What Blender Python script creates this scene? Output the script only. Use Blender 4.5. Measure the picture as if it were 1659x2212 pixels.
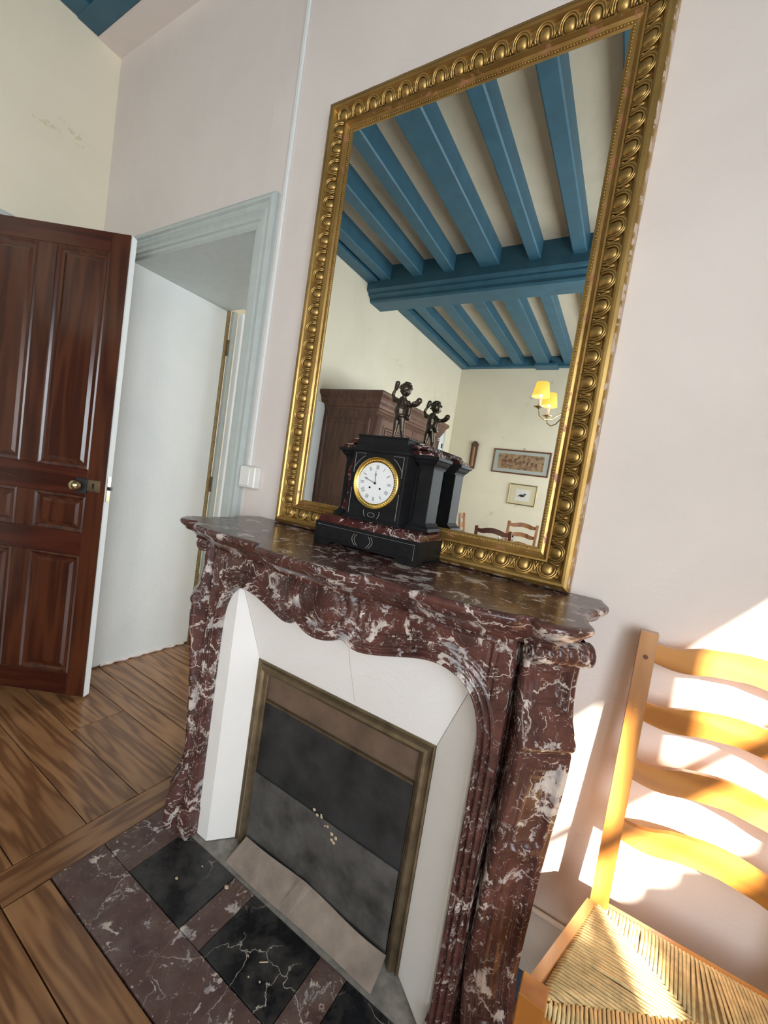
import bpy, bmesh, math, random
import numpy as np
from mathutils import Vector, Matrix
random.seed(7); rng = np.random.default_rng(5)
C = bpy.context.scene.collection
for o in list(bpy.data.objects): bpy.data.objects.remove(o)
S = bpy.context.scene
PI = math.pi

# ------------------------------------------------------------ camera
cd = bpy.data.cameras.new('camera'); cam = bpy.data.objects.new('camera', cd); C.objects.link(cam)
cd.sensor_fit = 'HORIZONTAL'; cd.sensor_width = 36.0; cd.lens = 885.65/1659*36.0
cd.clip_start = .02; cd.clip_end = 100
Rm = np.array([[.8476, .1654, -.5043], [.5086, .0184, .8608], [.1517, -.9861, -.0686]])  # rows: world axes in (right, down, forward)
right, up, back = Vector(Rm[:, 0]), Vector(-Rm[:, 1]), Vector(-Rm[:, 2])
m3 = Matrix((right, up, back)).transposed()
cam.matrix_world = Matrix.Translation((.565, -1.145, 1.28)) @ m3.to_4x4()
S.camera = cam
S.view_settings.view_transform = 'Standard'; S.view_settings.look = 'None'
S.view_settings.gamma = 1; S.view_settings.use_curve_mapping = False
S.view_settings.exposure = 0.2

# ------------------------------------------------------------ world, sun, daylight at the windows
w = bpy.data.worlds.new('sky'); S.world = w; w.use_nodes = True
bg = w.node_tree.nodes['Background']; bg.inputs[0].default_value = (.62, .78, 1, 1); bg.inputs[1].default_value = 2.2
sd = bpy.data.lights.new('sun', 'SUN'); sd.energy = 42; sd.angle = math.radians(.9); sd.color = (1, .90, .74)
sun = bpy.data.objects.new('sun', sd); C.objects.link(sun)
sun.location = (6, -8, 8); sun.rotation_euler = Vector((-.5, 1, -.65)).to_track_quat('-Z', 'Y').to_euler()
def area(name, loc, direction, sx, sy, energy, color):
    l = bpy.data.lights.new(name, 'AREA'); l.shape = 'RECTANGLE'; l.size = sx; l.size_y = sy; l.energy = energy; l.color = color
    o = bpy.data.objects.new(name, l); C.objects.link(o); o.location = loc
    o.rotation_euler = Vector(direction).to_track_quat('-Z', 'Z').to_euler(); return o
area('window_daylight', (1.70, -2.17, 1.5), (-1, 0, 0), 1.5, 1.6, 64, (.86, .93, 1))
area('window_daylight', (1.70, -4.3, 1.45), (-1, 0, 0), 1.3, 1.6, 70, (.88, .94, 1))
area('window_daylight', (-1.0, 3.35, 1.5), (0, -1, 0), 1.2, 1.5, 60, (.93, .97, 1))

# ------------------------------------------------------------ node material helpers
def newmat(name):
    m = bpy.data.materials.new(name); m.use_nodes = True
    nt = m.node_tree; b = nt.nodes['Principled BSDF']; return m, nt, b
def N(nt, t, **k):
    n = nt.nodes.new('ShaderNode'+t)
    for a, v in k.items():
        if isinstance(v, bpy.types.NodeSocket): nt.links.new(v, n.inputs[a.replace('_', ' ')])
        elif a in ('operation', 'blend_type', 'data_type', 'feature', 'wave_type', 'bands_direction', 'noise_dimensions', 'use_clamp', 'distance'): setattr(n, a, v)
        else: n.inputs[a.replace('_', ' ')].default_value = v
    return n
def L(nt, a, b): nt.links.new(a, b)
def coords(nt, scale=(1, 1, 1), rnd=0, obj=True):
    tc = N(nt, 'TexCoord'); mp = N(nt, 'Mapping'); mp.inputs['Scale'].default_value = scale
    src = tc.outputs['Object']
    if rnd:
        oi = N(nt, 'ObjectInfo'); v = N(nt, 'VectorMath', operation='SCALE'); v.inputs[0].default_value = (13.1, 7.7, 9.3)
        L(nt, oi.outputs['Random'], v.inputs['Scale']); a = N(nt, 'VectorMath', operation='ADD')
        L(nt, src, a.inputs[0]); L(nt, v.outputs[0], a.inputs[1]); src = a.outputs[0]
    L(nt, src, mp.inputs['Vector']); return mp.outputs[0]
def noise(nt, vec, scale, detail=4, rough=.5, dist=0):
    n = N(nt, 'TexNoise', Scale=scale, Detail=detail, Roughness=rough, Distortion=dist); L(nt, vec, n.inputs['Vector']); return n
def ramp(nt, fac, stops, interp='LINEAR'):
    r = N(nt, 'ValToRGB'); L(nt, fac, r.inputs[0]); e = r.color_ramp.elements; r.color_ramp.interpolation = interp
    while len(e) < len(stops): e.new(.5)
    for i, (p, c) in enumerate(stops):
        e[i].position = p; e[i].color = (c, c, c, 1) if not isinstance(c, tuple) else (*c[:3], 1)
    return r.outputs[0]
def mix(nt, fac, a, b, mode='MIX'):
    n = nt.nodes.new('ShaderNodeMix'); n.data_type = 'RGBA'; n.blend_type = mode
    for s, v in ((n.inputs[0], fac), (n.inputs[6], a), (n.inputs[7], b)):
        if isinstance(v, bpy.types.NodeSocket): L(nt, v, s)
        elif isinstance(v, tuple): s.default_value = (*v[:3], 1)
        else: s.default_value = v
    return n.outputs[2]
def bump(nt, b, h, strength=.3, dist=.002):
    n = N(nt, 'Bump'); n.inputs['Strength'].default_value = strength; n.inputs['Distance'].default_value = dist
    L(nt, h, n.inputs['Height']); L(nt, n.outputs[0], b.inputs['Normal'])
def plain(name, col, rough=.5, metal=0, coat=0, spec=.5, grain=0, gscale=60, bmp=0):
    m, nt, b = newmat(name); b.inputs['Roughness'].default_value = rough; b.inputs['Metallic'].default_value = metal
    b.inputs['Coat Weight'].default_value = coat; b.inputs['Specular IOR Level'].default_value = spec
    v = coords(nt); n = noise(nt, v, gscale, 5, .6)
    if grain:
        lo = tuple(c*(1-grain) for c in col); hi = tuple(min(1, c*(1+grain)) for c in col)
        L(nt, ramp(nt, n.outputs[0], [(.3, lo), (.7, hi)]), b.inputs['Base Color'])
    else: b.inputs['Base Color'].default_value = (*col, 1)
    if bmp: bump(nt, b, n.outputs[0], bmp)
    return m
def plaster(name, col, blotch, spots=False):
    m, nt, b = newmat(name); b.inputs['Roughness'].default_value = .75
    v = coords(nt); n1 = noise(nt, v, 1.6, 5, .6, .5); n2 = noise(nt, v, 90, 4, .6); n3 = noise(nt, v, 7, 4, .65, .6)
    c = mix(nt, ramp(nt, n1.outputs[0], [(.4, 0.), (.7, 1.)]), col, blotch)
    if spots:
        n4 = noise(nt, v, 3.1, 6, .75, .3); c = mix(nt, ramp(nt, n4.outputs[0], [(.655, 0.), (.69, .6)]), c, (.55, .47, .22))
    L(nt, c, b.inputs['Base Color'])
    h = N(nt, 'Math', operation='ADD'); L(nt, n2.outputs[0], h.inputs[0])
    mm = N(nt, 'Math', operation='MULTIPLY'); L(nt, n3.outputs[0], mm.inputs[0]); mm.inputs[1].default_value = 3; L(nt, mm.outputs[0], h.inputs[1])
    bump(nt, b, h.outputs[0], .25, .0025); return m
def marble(name, base, dark, pale, grey, psc=17, pth=.60, vsc=6.5, vw=.012, rough=.16, dusty=0):
    m, nt, b = newmat(name); b.inputs['Roughness'].default_value = rough; b.inputs['Specular IOR Level'].default_value = .45
    v = coords(nt); nd = noise(nt, v, 7, 5, .6)
    sub = N(nt, 'VectorMath', operation='SUBTRACT'); L(nt, nd.outputs['Color'], sub.inputs[0]); sub.inputs[1].default_value = (.5, .5, .5)
    sc = N(nt, 'VectorMath', operation='SCALE'); L(nt, sub.outputs[0], sc.inputs[0]); sc.inputs['Scale'].default_value = .16
    ad = N(nt, 'VectorMath', operation='ADD'); L(nt, v, ad.inputs[0]); L(nt, sc.outputs[0], ad.inputs[1]); dv = ad.outputs[0]
    nb = noise(nt, dv, 14, 6, .65); c = ramp(nt, nb.outputs[0], [(.33, dark), (.62, base)])
    tint = noise(nt, v, 23, 3, .5); pc = ramp(nt, tint.outputs[0], [(.38, grey), (.6, pale)])
    p1 = noise(nt, dv, psc, 7, .62, .7); f1 = ramp(nt, p1.outputs[0], [(pth, 0.), (pth+.035, 1.)])
    p2 = noise(nt, dv, psc*3.6, 5, .6, 1.2); f2 = ramp(nt, p2.outputs[0], [(pth+.03, 0.), (pth+.07, .75)])
    vo = N(nt, 'TexVoronoi', feature='DISTANCE_TO_EDGE', Scale=vsc); L(nt, dv, vo.inputs['Vector'])
    f3 = ramp(nt, vo.outputs['Distance'], [(vw*.35, .85), (vw, 0.)])
    gate = noise(nt, v, 4.3, 3, .5); g = ramp(nt, gate.outputs[0], [(.47, 0.), (.58, 1.)])
    c = mix(nt, f2, c, pc); c = mix(nt, f1, c, pc); f3g = mix(nt, 1., f3, g, 'MULTIPLY'); c = mix(nt, f3g, c, pale)
    if dusty:
        dn = noise(nt, v, 9, 5, .7); c = mix(nt, ramp(nt, dn.outputs[0], [(.45, 0.), (.8, dusty)]), c, (.30, .26, .22))
        L(nt, ramp(nt, dn.outputs[0], [(.4, rough), (.7, rough+.3)]), b.inputs['Roughness'])
    L(nt, c, b.inputs['Base Color']); return m
def wood(name, cols, scale, along=0, k=9, rough=.35, coat=.2, fine=.25, rnd=1, bmp=.12):
    """contour grain: sine of noise stretched along one axis"""
    m, nt, b = newmat(name); b.inputs['Roughness'].default_value = rough; b.inputs['Coat Weight'].default_value = coat; b.inputs['Coat Roughness'].default_value = .12
    s = [scale]*3; s[along] = scale*.09; v = coords(nt, tuple(s), rnd)
    n = noise(nt, v, 1.0, 2.5, .5, .15); mu = N(nt, 'Math', operation='MULTIPLY'); L(nt, n.outputs[0], mu.inputs[0]); mu.inputs[1].default_value = k*6.28
    si = N(nt, 'Math', operation='SINE'); L(nt, mu.outputs[0], si.inputs[0])
    s2 = [scale*14]*3; s2[along] = scale*.5; v2 = coords(nt, tuple(s2), rnd); nf = noise(nt, v2, 1, 3, .6)
    a = N(nt, 'Math', operation='MULTIPLY_ADD'); L(nt, si.outputs[0], a.inputs[0]); a.inputs[1].default_value = .32; a.inputs[2].default_value = .42
    f = N(nt, 'Math', operation='MULTIPLY_ADD'); L(nt, nf.outputs[0], f.inputs[0]); f.inputs[1].default_value = fine; L(nt, a.outputs[0], f.inputs[2])
    c = ramp(nt, f.outputs[0], [(.12, cols[0]), (.5, cols[1]), (.92, cols[2])])
    v3 = coords(nt, (1, 1, 1), rnd); nb = noise(nt, v3, 3.5, 4, .6); c = mix(nt, ramp(nt, nb.outputs[0], [(.3, .35), (.7, 0.)]), c, cols[0])
    L(nt, c, b.inputs['Base Color']); bump(nt, b, f.outputs[0], bmp, .0012); return m

M = {}
M['wall'] = plaster('wall_pinkish_white', (.77, .695, .645), (.71, .635, .59))
M['wally'] = plaster('wall_cream', (.83, .755, .59), (.77, .70, .54), True)
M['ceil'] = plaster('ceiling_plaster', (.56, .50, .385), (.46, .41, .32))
M['white'] = plaster('white_paint', (.80, .82, .80), (.73, .76, .75))
M['green'] = plain('greygreen_paint', (.49, .535, .51), .45, grain=.05, gscale=25)
M['dado'] = plain('dado_paint', (.62, .57, .50), .6, grain=.05, gscale=20)
M['blue'] = plain('blue_paint', (.033, .112, .168), .5, grain=.14, gscale=7)
M['skirt'] = plain('navy_paint', (.05, .075, .11), .6, grain=.15)
M['rouge'] = marble('red_marble', (.115, .045, .036), (.045, .021, .018), (.60, .52, .46), (.30, .27, .27), psc=17, pth=.566, vsc=5.5, vw=.013, rough=.24)
M['rougef'] = marble('red_marble_hearth', (.118, .066, .054), (.07, .036, .033), (.60, .52, .45), (.30, .27, .27), rough=.35, dusty=.35)
M['noir'] = marble('black_marble', (.012, .013, .015), (.007, .007, .008), (.55, .50, .42), (.12, .12, .12), psc=9, pth=.74, vsc=7.5, vw=.010, rough=.22, dusty=.25)
M['clockm'] = marble('clock_red_marble', (.075, .020, .018), (.03, .010, .010), (.62, .55, .52), (.25, .22, .22), psc=45, pth=.62, vsc=26, vw=.04, rough=.12)
M['slate'] = plain('black_polished_slate', (.012, .012, .013), .52, spec=.14, grain=.3, gscale=30)
M['line'] = plain('incised_line', (.36, .34, .30), .5)
M['bronze'] = plain('dark_bronze', (.075, .058, .042), .33, metal=.75, grain=.35, gscale=120)
M['plast'] = plaster('firebox_plaster', (.84, .82, .79), (.79, .76, .73))
M['soot'] = plain('sooty_sheet_iron', (.035, .035, .036), .55, metal=.3, grain=.6, gscale=9, bmp=.15)
M['soot2'] = plain('ashy_sheet_iron', (.085, .080, .075), .6, metal=.2, grain=.6, gscale=11, bmp=.15)
M['rust'] = plain('brown_iron_lintel', (.17, .115, .082), .55, metal=.3, grain=.3, gscale=8)
M['ash'] = plain('dusty_iron_curb', (.26, .205, .165), .75, grain=.3, gscale=14, bmp=.2)
M['dust'] = plain('dusty_cement', (.24, .22, .19), .9, grain=.35, gscale=25, bmp=.3)
M['brass'] = plain('tarnished_brass', (.20, .15, .09), .42, metal=.7, grain=.35, gscale=18)
M['gilt2'] = plain('bright_gilt_brass', (.90, .66, .22), .25, metal=1, grain=.1)
M['knobbrass'] = plain('door_brass', (.62, .50, .28), .22, metal=1)
M['chip'] = plain('plaster_crumb', (.55, .42, .28), .8)
M['switch'] = plain('switch_plastic', (.82, .80, .75), .35)
M['enamel'] = plain('dial_enamel', (.86, .86, .86), .18)
M['ink'] = plain('black_ink', (.01, .01, .012), .4)
M['dark'] = plain('dark_metal', (.04, .04, .045), .5, metal=.4)
# gilding with worn red bole
def gold(name, wear, worn):
    m, nt, b = newmat(name); v = coords(nt); n = noise(nt, v, 26, 7, .7, .4); n2 = noise(nt, v, 5, 4, .6)
    c = ramp(nt, n2.outputs[0], [(.3, (.34, .205, .065)), (.7, (.56, .37, .13))])
    f = ramp(nt, n.outputs[0], [(wear, 0.), (wear+.06, 1.)]); c2 = mix(nt, f, c, worn); L(nt, c2, b.inputs['Base Color'])
    inv = N(nt, 'Math', operation='MULTIPLY_ADD'); L(nt, f, inv.inputs[0]); inv.inputs[1].default_value = -.85; inv.inputs[2].default_value = .88; L(nt, inv.outputs[0], b.inputs['Metallic'])
    b.inputs['Roughness'].default_value = .40; bump(nt, b, n.outputs[0], .15, .001); return m
M['gold'] = gold('gilding', .66, (.16, .085, .04)); M['goldw'] = gold('gilding_worn', .56, (.34, .14, .075)); M['goldf'] = gold('gilding_flaked_edge', .50, (.55, .42, .34))
m, nt, b = newmat('mirror_glass'); b.inputs['Metallic'].default_value = 1; b.inputs['Roughness'].default_value = .0; b.inputs['Base Color'].default_value = (.90, .92, .89, 1); M['mirror'] = m
M['floor'] = wood('floor_pine', [(.115, .047, .019), (.255, .120, .048), (.36, .185, .080)], 15, 0, 5, .30, .25)
M['floory'] = wood('floor_pine_cross', [(.115, .047, .019), (.255, .120, .048), (.36, .185, .080)], 15, 1, 5, .30, .25)
M['door'] = wood('door_mahogany_stain', [(.040, .010, .005), (.075, .019, .008), (.10, .028, .011)], 9, 2, 5, .25, .3)
M['doorx'] = wood('door_mahogany_stain_rail', [(.035, .007, .004), (.068, .014, .007), (.095, .022, .010)], 9, 0, 5, .25, .3)
M['arm'] = wood('armoire_oak', [(.05, .017, .010), (.10, .036, .021), (.135, .052, .030)], 9, 2, 5, .4, .2)
M['honey'] = wood('honey_pine', [(.30, .105, .018), (.47, .19, .036), (.57, .26, .06)], 8, 2, 5, .28, .4)
M['honeyx'] = wood('honey_pine_slat', [(.30, .105, .018), (.47, .19, .036), (.57, .26, .06)], 8, 0, 5, .28, .4)
M['honeyy'] = wood('honey_pine_rail', [(.42, .18, .06), (.58, .28, .10), (.66, .35, .14)], 8, 1, 4, .28, .4)
M['dkchair'] = wood('dark_chair_wood', [(.06, .016, .008), (.14, .042, .02), (.2, .07, .03)], 5, 0, 4, .3, .3)
M['redoak'] = wood('red_chair_wood', [(.22, .08, .03), (.42, .18, .075), (.52, .25, .11)], 5, 2, 4, .3, .3)
M['rush'] = plain('woven_rush', (.56, .42, .20), .6, grain=.3, gscale=45, bmp=.3)
M['pwood'] = plain('picture_frame_wood', (.16, .06, .03), .4, grain=.2)
M['pgold'] = plain('picture_frame_gilt', (.32, .24, .12), .4, metal=.5, grain=.3)
M['mat1'] = plain('grey_mount', (.42, .44, .40), .8); M['mat2'] = plain('cream_mount', (.66, .58, .38), .8); M['paper'] = plain('paper', (.72, .70, .64), .8)
# printed scene / drawing: blotches on paper, procedural
m, nt, b = newmat('brown_print'); v = coords(nt, (1, 1, 1)); n = noise(nt, v, 16, 6, .7); sx = N(nt, 'SeparateXYZ'); L(nt, coords(nt), sx.inputs[0])
L(nt, ramp(nt, n.outputs[0], [(.36, (.10, .05, .04)), (.5, (.33, .21, .11)), (.7, (.46, .32, .17))]), b.inputs['Base Color']); b.inputs['Roughness'].default_value = .8; M['print'] = m
m, nt, b = newmat('lamp_shade'); b.inputs['Base Color'].default_value = (.85, .55, .16, 1); b.inputs['Roughness'].default_value = .8
b.inputs['Emission Color'].default_value = (1, .55, .06, 1); b.inputs['Emission Strength'].default_value = .95; M['shade'] = m
m, nt, b = newmat('lit_bulb'); b.inputs['Emission Color'].default_value = (1, .78, .42, 1); b.inputs['Emission Strength'].default_value = 25; M['bulb'] = m
m, nt, b = newmat('window_pane'); tr = N(nt, 'BsdfTransparent'); gl = N(nt, 'BsdfGlossy', Roughness=.02); ms = nt.nodes.new('ShaderNodeMixShader'); ms.inputs[0].default_value = .05
L(nt, tr.outputs[0], ms.inputs[1]); L(nt, gl.outputs[0], ms.inputs[2]); L(nt, ms.outputs[0], nt.nodes['Material Output'].inputs[0]); M['pane'] = m
m, nt, b = newmat('drinking_glass'); b.inputs['Transmission Weight'].default_value = 1; b.inputs['Roughness'].default_value = .02; b.inputs['Base Color'].default_value = (.9, .95, 1, 1); M['glass'] = m

# ------------------------------------------------------------ object helpers
def thing(name, label, cat, loc=(0, 0, 0), rz=0, group=None, kind=None):
    o = bpy.data.objects.new(name, None); C.objects.link(o); o.location = loc; o.rotation_euler = (0, 0, rz); o.empty_display_size = .05
    if kind: o['kind'] = kind
    else: o['label'] = label; o['category'] = cat
    if group: o['group'] = group
    return o
def tag(o, label=None, cat=None, group=None, kind=None):
    for k_, v_ in (('label', label), ('category', cat), ('group', group), ('kind', kind)):
        if v_: o[k_] = v_
    return o
def rootof(p):
    while p.parent: p = p.parent
    return p
def mk(name, V, F, mat, parent=None, smooth=False, local=False, flip=False):
    """V in world coordinates unless local (then in the frame of the root)"""
    V = np.array(V, float).reshape(-1, 3)
    if parent and not local:
        V = V-np.array(rootof(parent).location)
    me = bpy.data.meshes.new(name); me.from_pydata(V.tolist(), [], [tuple(f) for f in F])
    bm = bmesh.new(); bm.from_mesh(me); bmesh.ops.recalc_face_normals(bm, faces=bm.faces)
    if flip: bmesh.ops.reverse_faces(bm, faces=bm.faces)
    bm.to_mesh(me); bm.free()
    if smooth:
        me.polygons.foreach_set('use_smooth', [True]*len(me.polygons))
    me.materials.append(M[mat]); o = bpy.data.objects.new(name, me); C.objects.link(o)
    if parent: o.parent = parent
    return o
def rebase(o):
    """top-level mesh built in world coordinates: move its origin to the base of its bounding box"""
    me = o.data; n = len(me.vertices); a = np.empty(n*3); me.vertices.foreach_get('co', a); a = a.reshape(-1, 3)
    c = (a.min(0)+a.max(0))/2; c[2] = a[:, 2].min(); a -= c; me.vertices.foreach_set('co', a.ravel()); o.location = c; return o
class MB:
    def __init__(s): s.V = []; s.F = []
    def add(s, V, F):
        b = len(s.V); s.V += [tuple(v) for v in V]; s.F += [tuple(i+b for i in f) for f in F]; return s
    def box(s, x0, x1, y0, y1, z0, z1, bev=0, mat=None):
        if bev:
            bm = bmesh.new(); bmesh.ops.create_cube(bm, size=1)
            for v in bm.verts: v.co = Vector(((x0+x1)/2+v.co.x*(x1-x0), (y0+y1)/2+v.co.y*(y1-y0), (z0+z1)/2+v.co.z*(z1-z0)))
            bmesh.ops.bevel(bm, geom=list(bm.edges), offset=bev, segments=1, affect='EDGES', clamp_overlap=True)
            bm.verts.ensure_lookup_table(); V = [v.co.copy() for v in bm.verts]; F = [[v.index for v in f.verts] for f in bm.faces]; bm.free()
        else:
            V = [(x, y, z) for z in (z0, z1) for (x, y) in ((x0, y0), (x1, y0), (x1, y1), (x0, y1))]
            F = [(0, 3, 2, 1), (4, 5, 6, 7), (0, 1, 5, 4), (1, 2, 6, 5), (2, 3, 7, 6), (3, 0, 4, 7)]
        if mat is not None: V = [mat @ Vector(v) for v in V]
        return s.add(V, F)
    def loft(s, rings, cap=True, closed=True):
        n = len(rings[0]); V = [p for r in rings for p in r]; F = []
        for i in range(len(rings)-1):
            for j in range(n if closed else n-1):
                k = (j+1) % n; F.append((i*n+j, i*n+k, (i+1)*n+k, (i+1)*n+j))
        if cap: F.append(tuple(range(n))[::-1]); F.append(tuple((len(rings)-1)*n+j for j in range(n)))
        return s.add(V, F)
    def tube(s, pts, r, n=8, cap=True):
        pts = [Vector(p) for p in pts]; rs = r if isinstance(r, (list, tuple)) else [r]*len(pts); rings = []; u = None
        for i, p in enumerate(pts):
            t = (pts[min(i+1, len(pts)-1)]-pts[max(i-1, 0)]).normalized()
            if u is None:
                u = t.cross(Vector((0, 0, 1)));
                if u.length < .1: u = t.cross(Vector((1, 0, 0)))
            u = (u-t*u.dot(t)).normalized(); v = t.cross(u)
            rings.append([p+(u*math.cos(a)+v*math.sin(a))*rs[i] for a in [2*PI*j/n for j in range(n)]])
        return s.loft(rings, cap)
    def lathe(s, prof, c=(0, 0, 0), n=24, axis='z', cap=True):
        rings = []
        for r, h in prof:
            ring = []
            for j in range(n):
                a = 2*PI*j/n; x, y = r*math.cos(a), r*math.sin(a)
                p = {'z': (x, y, h), 'y': (x, h, y), 'x': (h, x, y)}[axis]; ring.append((c[0]+p[0], c[1]+p[1], c[2]+p[2]))
            rings.append(ring)
        return s.loft(rings, cap)
    def prism(s, poly, y0, y1, axis='y'):
        f = {'y': lambda a, b, c: (a, c, b), 'z': lambda a, b, c: (a, b, c), 'x': lambda a, b, c: (c, a, b)}[axis]
        return s.loft([[f(a, b, y0) for a, b in poly], [f(a, b, y1) for a, b in poly]])
    def sphere(s, c, r, n=10, sc=(1, 1, 1)):
        rings = []
        for i in range(1, n):
            t = PI*i/n; rings.append([(c[0]+r*sc[0]*math.sin(t)*math.cos(2*PI*j/(n+2)), c[1]+r*sc[1]*math.sin(t)*math.sin(2*PI*j/(n+2)), c[2]+r*sc[2]*math.cos(t)) for j in range(n+2)])
        return s.loft(rings)
    def xf(s, mat): s.V = [tuple(mat @ Vector(v)) for v in s.V]; return s
    def build(s, name, mat, parent=None, **k): return mk(name, s.V, s.F, mat, parent, **k)
def bx(name, a, mat, parent=None, bev=0, **k): return MB().box(*a, bev=bev).build(name, mat, parent, **k)
def frame_sweep(rect, prof, yface, parent, name, mat, side='all'):
    """mitred frame; rect=(x0,x1,z0,z1) outer; prof=[(inset, protrusion)] ; y = yface - protrusion"""
    x0, x1, z0, z1 = rect; mb = MB(); rings = []
    cs = [(x0, z0, 1, 1), (x0, z1, 1, -1), (x1, z1, -1, -1), (x1, z0, -1, 1)]
    if side == 'all': cs.append(cs[0])
    for (x, z, sx, sz) in cs:
        if side == 'door' and sz == 1: rings.append([(x+sx*u, yface-h, z) for u, h in prof])
        else: rings.append([(x+sx*u, yface-h, z+sz*u) for u, h in prof])
    mb.loft(rings, cap=(side == 'door'), closed=True); return mb.build(name, mat, parent)
def copy_tree(o, parent=None):
    c = o.copy(); C.objects.link(c)
    if parent: c.parent = parent
    for ch in list(o.children): copy_tree(ch, c)
    return c

# ============================================================ SETTING
XL, XR, YR, ZC = -2.2, 1.75, -5.44, 3.52
def struct(name, a, mat): return tag(rebase(bx(name, a, mat)), kind='structure')
# fireplace wall: chimney breast and door wall (4.5 cm behind it), opening x -1.86..-.90
struct('wall_back', (-.755, XR+.2, 0, .62, 0, 3.6), 'wall')
struct('wall_back', (-2.4, -1.86, .012, .60, 0, 3.6), 'wall')
struct('wall_back', (-.90, -.755, .012, .60, 0, 3.6), 'wall')
struct('wall_back', (-1.86, -.90, .012, .60, 2.25, 3.6), 'wall')
# left wall with door opening y -1.21..-.48 (z<2.17)
struct('wall_left', (-2.4, XL, -.48, .012, 0, 3.6), 'wally')
struct('wall_left', (-2.4, XL, YR-.2, -1.21, 0, 3.6), 'wally')
struct('wall_left', (-2.4, XL, -1.21, -.48, 2.23, 3.6), 'wally')
struct('wall_rear', (XL, XR+.2, YR-.2, YR, 0, 3.6), 'wally')
# right wall with two windows
wy = [(-2.90, -1.30, 2.575), (-4.95, -3.9, 2.2)]
for a, b_ in ((-1.30, 0), (-3.9, -2.90), (YR, -4.95)): struct('wall_right', (XR, XR+.2, a, b_, 0, 3.6), 'wally')
for a, b_, zt in wy:
    struct('wall_right', (XR, XR+.2, a, b_, zt, 3.6), 'wally'); struct('wall_right', (XR, XR+.2, a, b_, 0, .55), 'wally')
def window(i, a, b_, z0, z1, mid):
    """upper lights over a transom; the lower casements stand open, added half curtains on a rod block the sun"""
    r = thing('window_%d' % i, '', '', (XR+.1, (a+b_)/2, z0), kind='structure'); zt = z1-.42
    q = MB(); t = .05
    q.box(XR+.08, XR+.13, a, b_, z1-t, z1).box(XR+.08, XR+.13, a, b_, z0, z0+t).box(XR+.08, XR+.13, a, a+t, z0, z1).box(XR+.08, XR+.13, b_-t, b_, z0, z1); q.build('window_frame', 'white', r)
    bx('mullion', (XR+.075, XR+.135, mid-.085, mid+.085, zt, z1-t), 'white', r); bx('transom', (XR+.09, XR+.12, a+t, b_-t, zt-.022, zt+.022), 'white', r)
    for (p, q_) in ((a+t, mid-.085), (mid+.085, b_-t)): bx('pane', (XR+.104, XR+.108, p, q_, zt+.022, z1-t), 'pane', r)
    for (y_, s_) in ((a, -1), (b_, 1)):      # open casements folded back flat against the wall
        sash = thing('casement', '', '', (0, 0, 0), kind='structure'); del sash['kind']; sash.parent = r
        y0, y1 = sorted((y_+s_*.01, y_+s_*min(.55, (b_-a)/2-.06))); x0, x1 = XR-.045, XR-.01
        if i == 2 and s_ < 0: y0 = max(y0, YR+.02)
        q = MB(); q.box(x0, x1, y0, y1, z0+t, z0+t+.06).box(x0, x1, y0, y1, zt-.09, zt-.03).box(x0, x1, y0, y0+.05, z0+t, zt-.03).box(x0, x1, y1-.05, y1, z0+t, zt-.03)
        for k in (1, 2): zz = z0+t+(zt-z0-t)*k/3; q.box(x0, x1, y0, y1, zz-.012, zz+.012)
        mk('sash', np.array(q.V)-np.array(r.location), q.F, 'white', sash, local=True)
    bx('window_sill', (XR-.04, XR+.06, a-.04, b_+.04, z0-.03, z0), 'white', r)
    if i == 1:  # unseen cloths and rod, added to keep sun off the seat and lower wall
        zr = 2.10; MB().tube([(XR+.14, a, zr), (XR+.14, b_, zr)], .006, 8).build('sun_blocker_rod', 'brass', r)
        for (p, q_, z_) in ((a+.02, -2.61, zr), (-2.50, b_-.02, 1.95)):
            pts = [(XR+.14+.012*math.sin((y-p)*55), y) for y in np.linspace(p, q_, 90)]; V = [(x, y, z) for z in (.62, z_) for x, y in pts]+[(x+.002, y, z) for z in (.62, z_) for x, y in pts]; n_ = 90
            F = [(k, k+1, n_+k+1, n_+k) for k in range(n_-1)]+[(2*n_+k, 3*n_+k, 3*n_+k+1, 2*n_+k+1) for k in range(n_-1)]+[(n_+k, n_+k+1, 3*n_+k+1, 3*n_+k) for k in range(n_-1)]
            mk('sun_blocker', V, F, 'white', r, smooth=True)
window(1, -2.90, -1.30, .55, 2.575, -2.375); window(2, -4.95, -3.9, .55, 2.2, -4.42)
# floor: sub-floor with individual planks
fl = tag(rebase(bx('floor', (-3.4, XR+.2, YR-.2, 3.6, -.08, -.022), 'dark')), kind='structure')
def plank(x0, x1, y0, y1, mat='floor', z=0):
    g = .0016; return bx('plank', (x0+g, x1-g, y0+g, y1-g, -.022, z), mat, fl, bev=.0012)
rows = [3.5, 3.28, 3.06, 2.84, 2.62, 2.4, 2.18, 1.96, 1.74, 1.52, 1.3, 1.08, .86, .74, .60, .42, .185, .055, -.054, -.276, -.446, -.64, -.83, -1.02, -1.2, -1.4]
for i in range(len(rows)-1):
    y1, y0 = rows[i], rows[i+1]
    if y0 >= .60: plank(-3.3, -1.9+rng.uniform(-.1, .1), y0, y1); plank(-1.9+.1, XR, y0, y1) if False else plank(-1.75, XR, y0, y1)
    elif y0 >= .04: plank(-1.86, -.90, y0, y1)
    else:
        s = (-1.35, -1.62, -1.05)[i % 3]
        if i % 3 == 0: plank(XL, s, y0, y1); plank(s, -.805, y0, y1)
        else: plank(XL, -.805, y0, y1)
plank(-.805, -.685, -.70, 0, 'floory')
plank(-.90, -.805, 0, .055)
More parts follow.
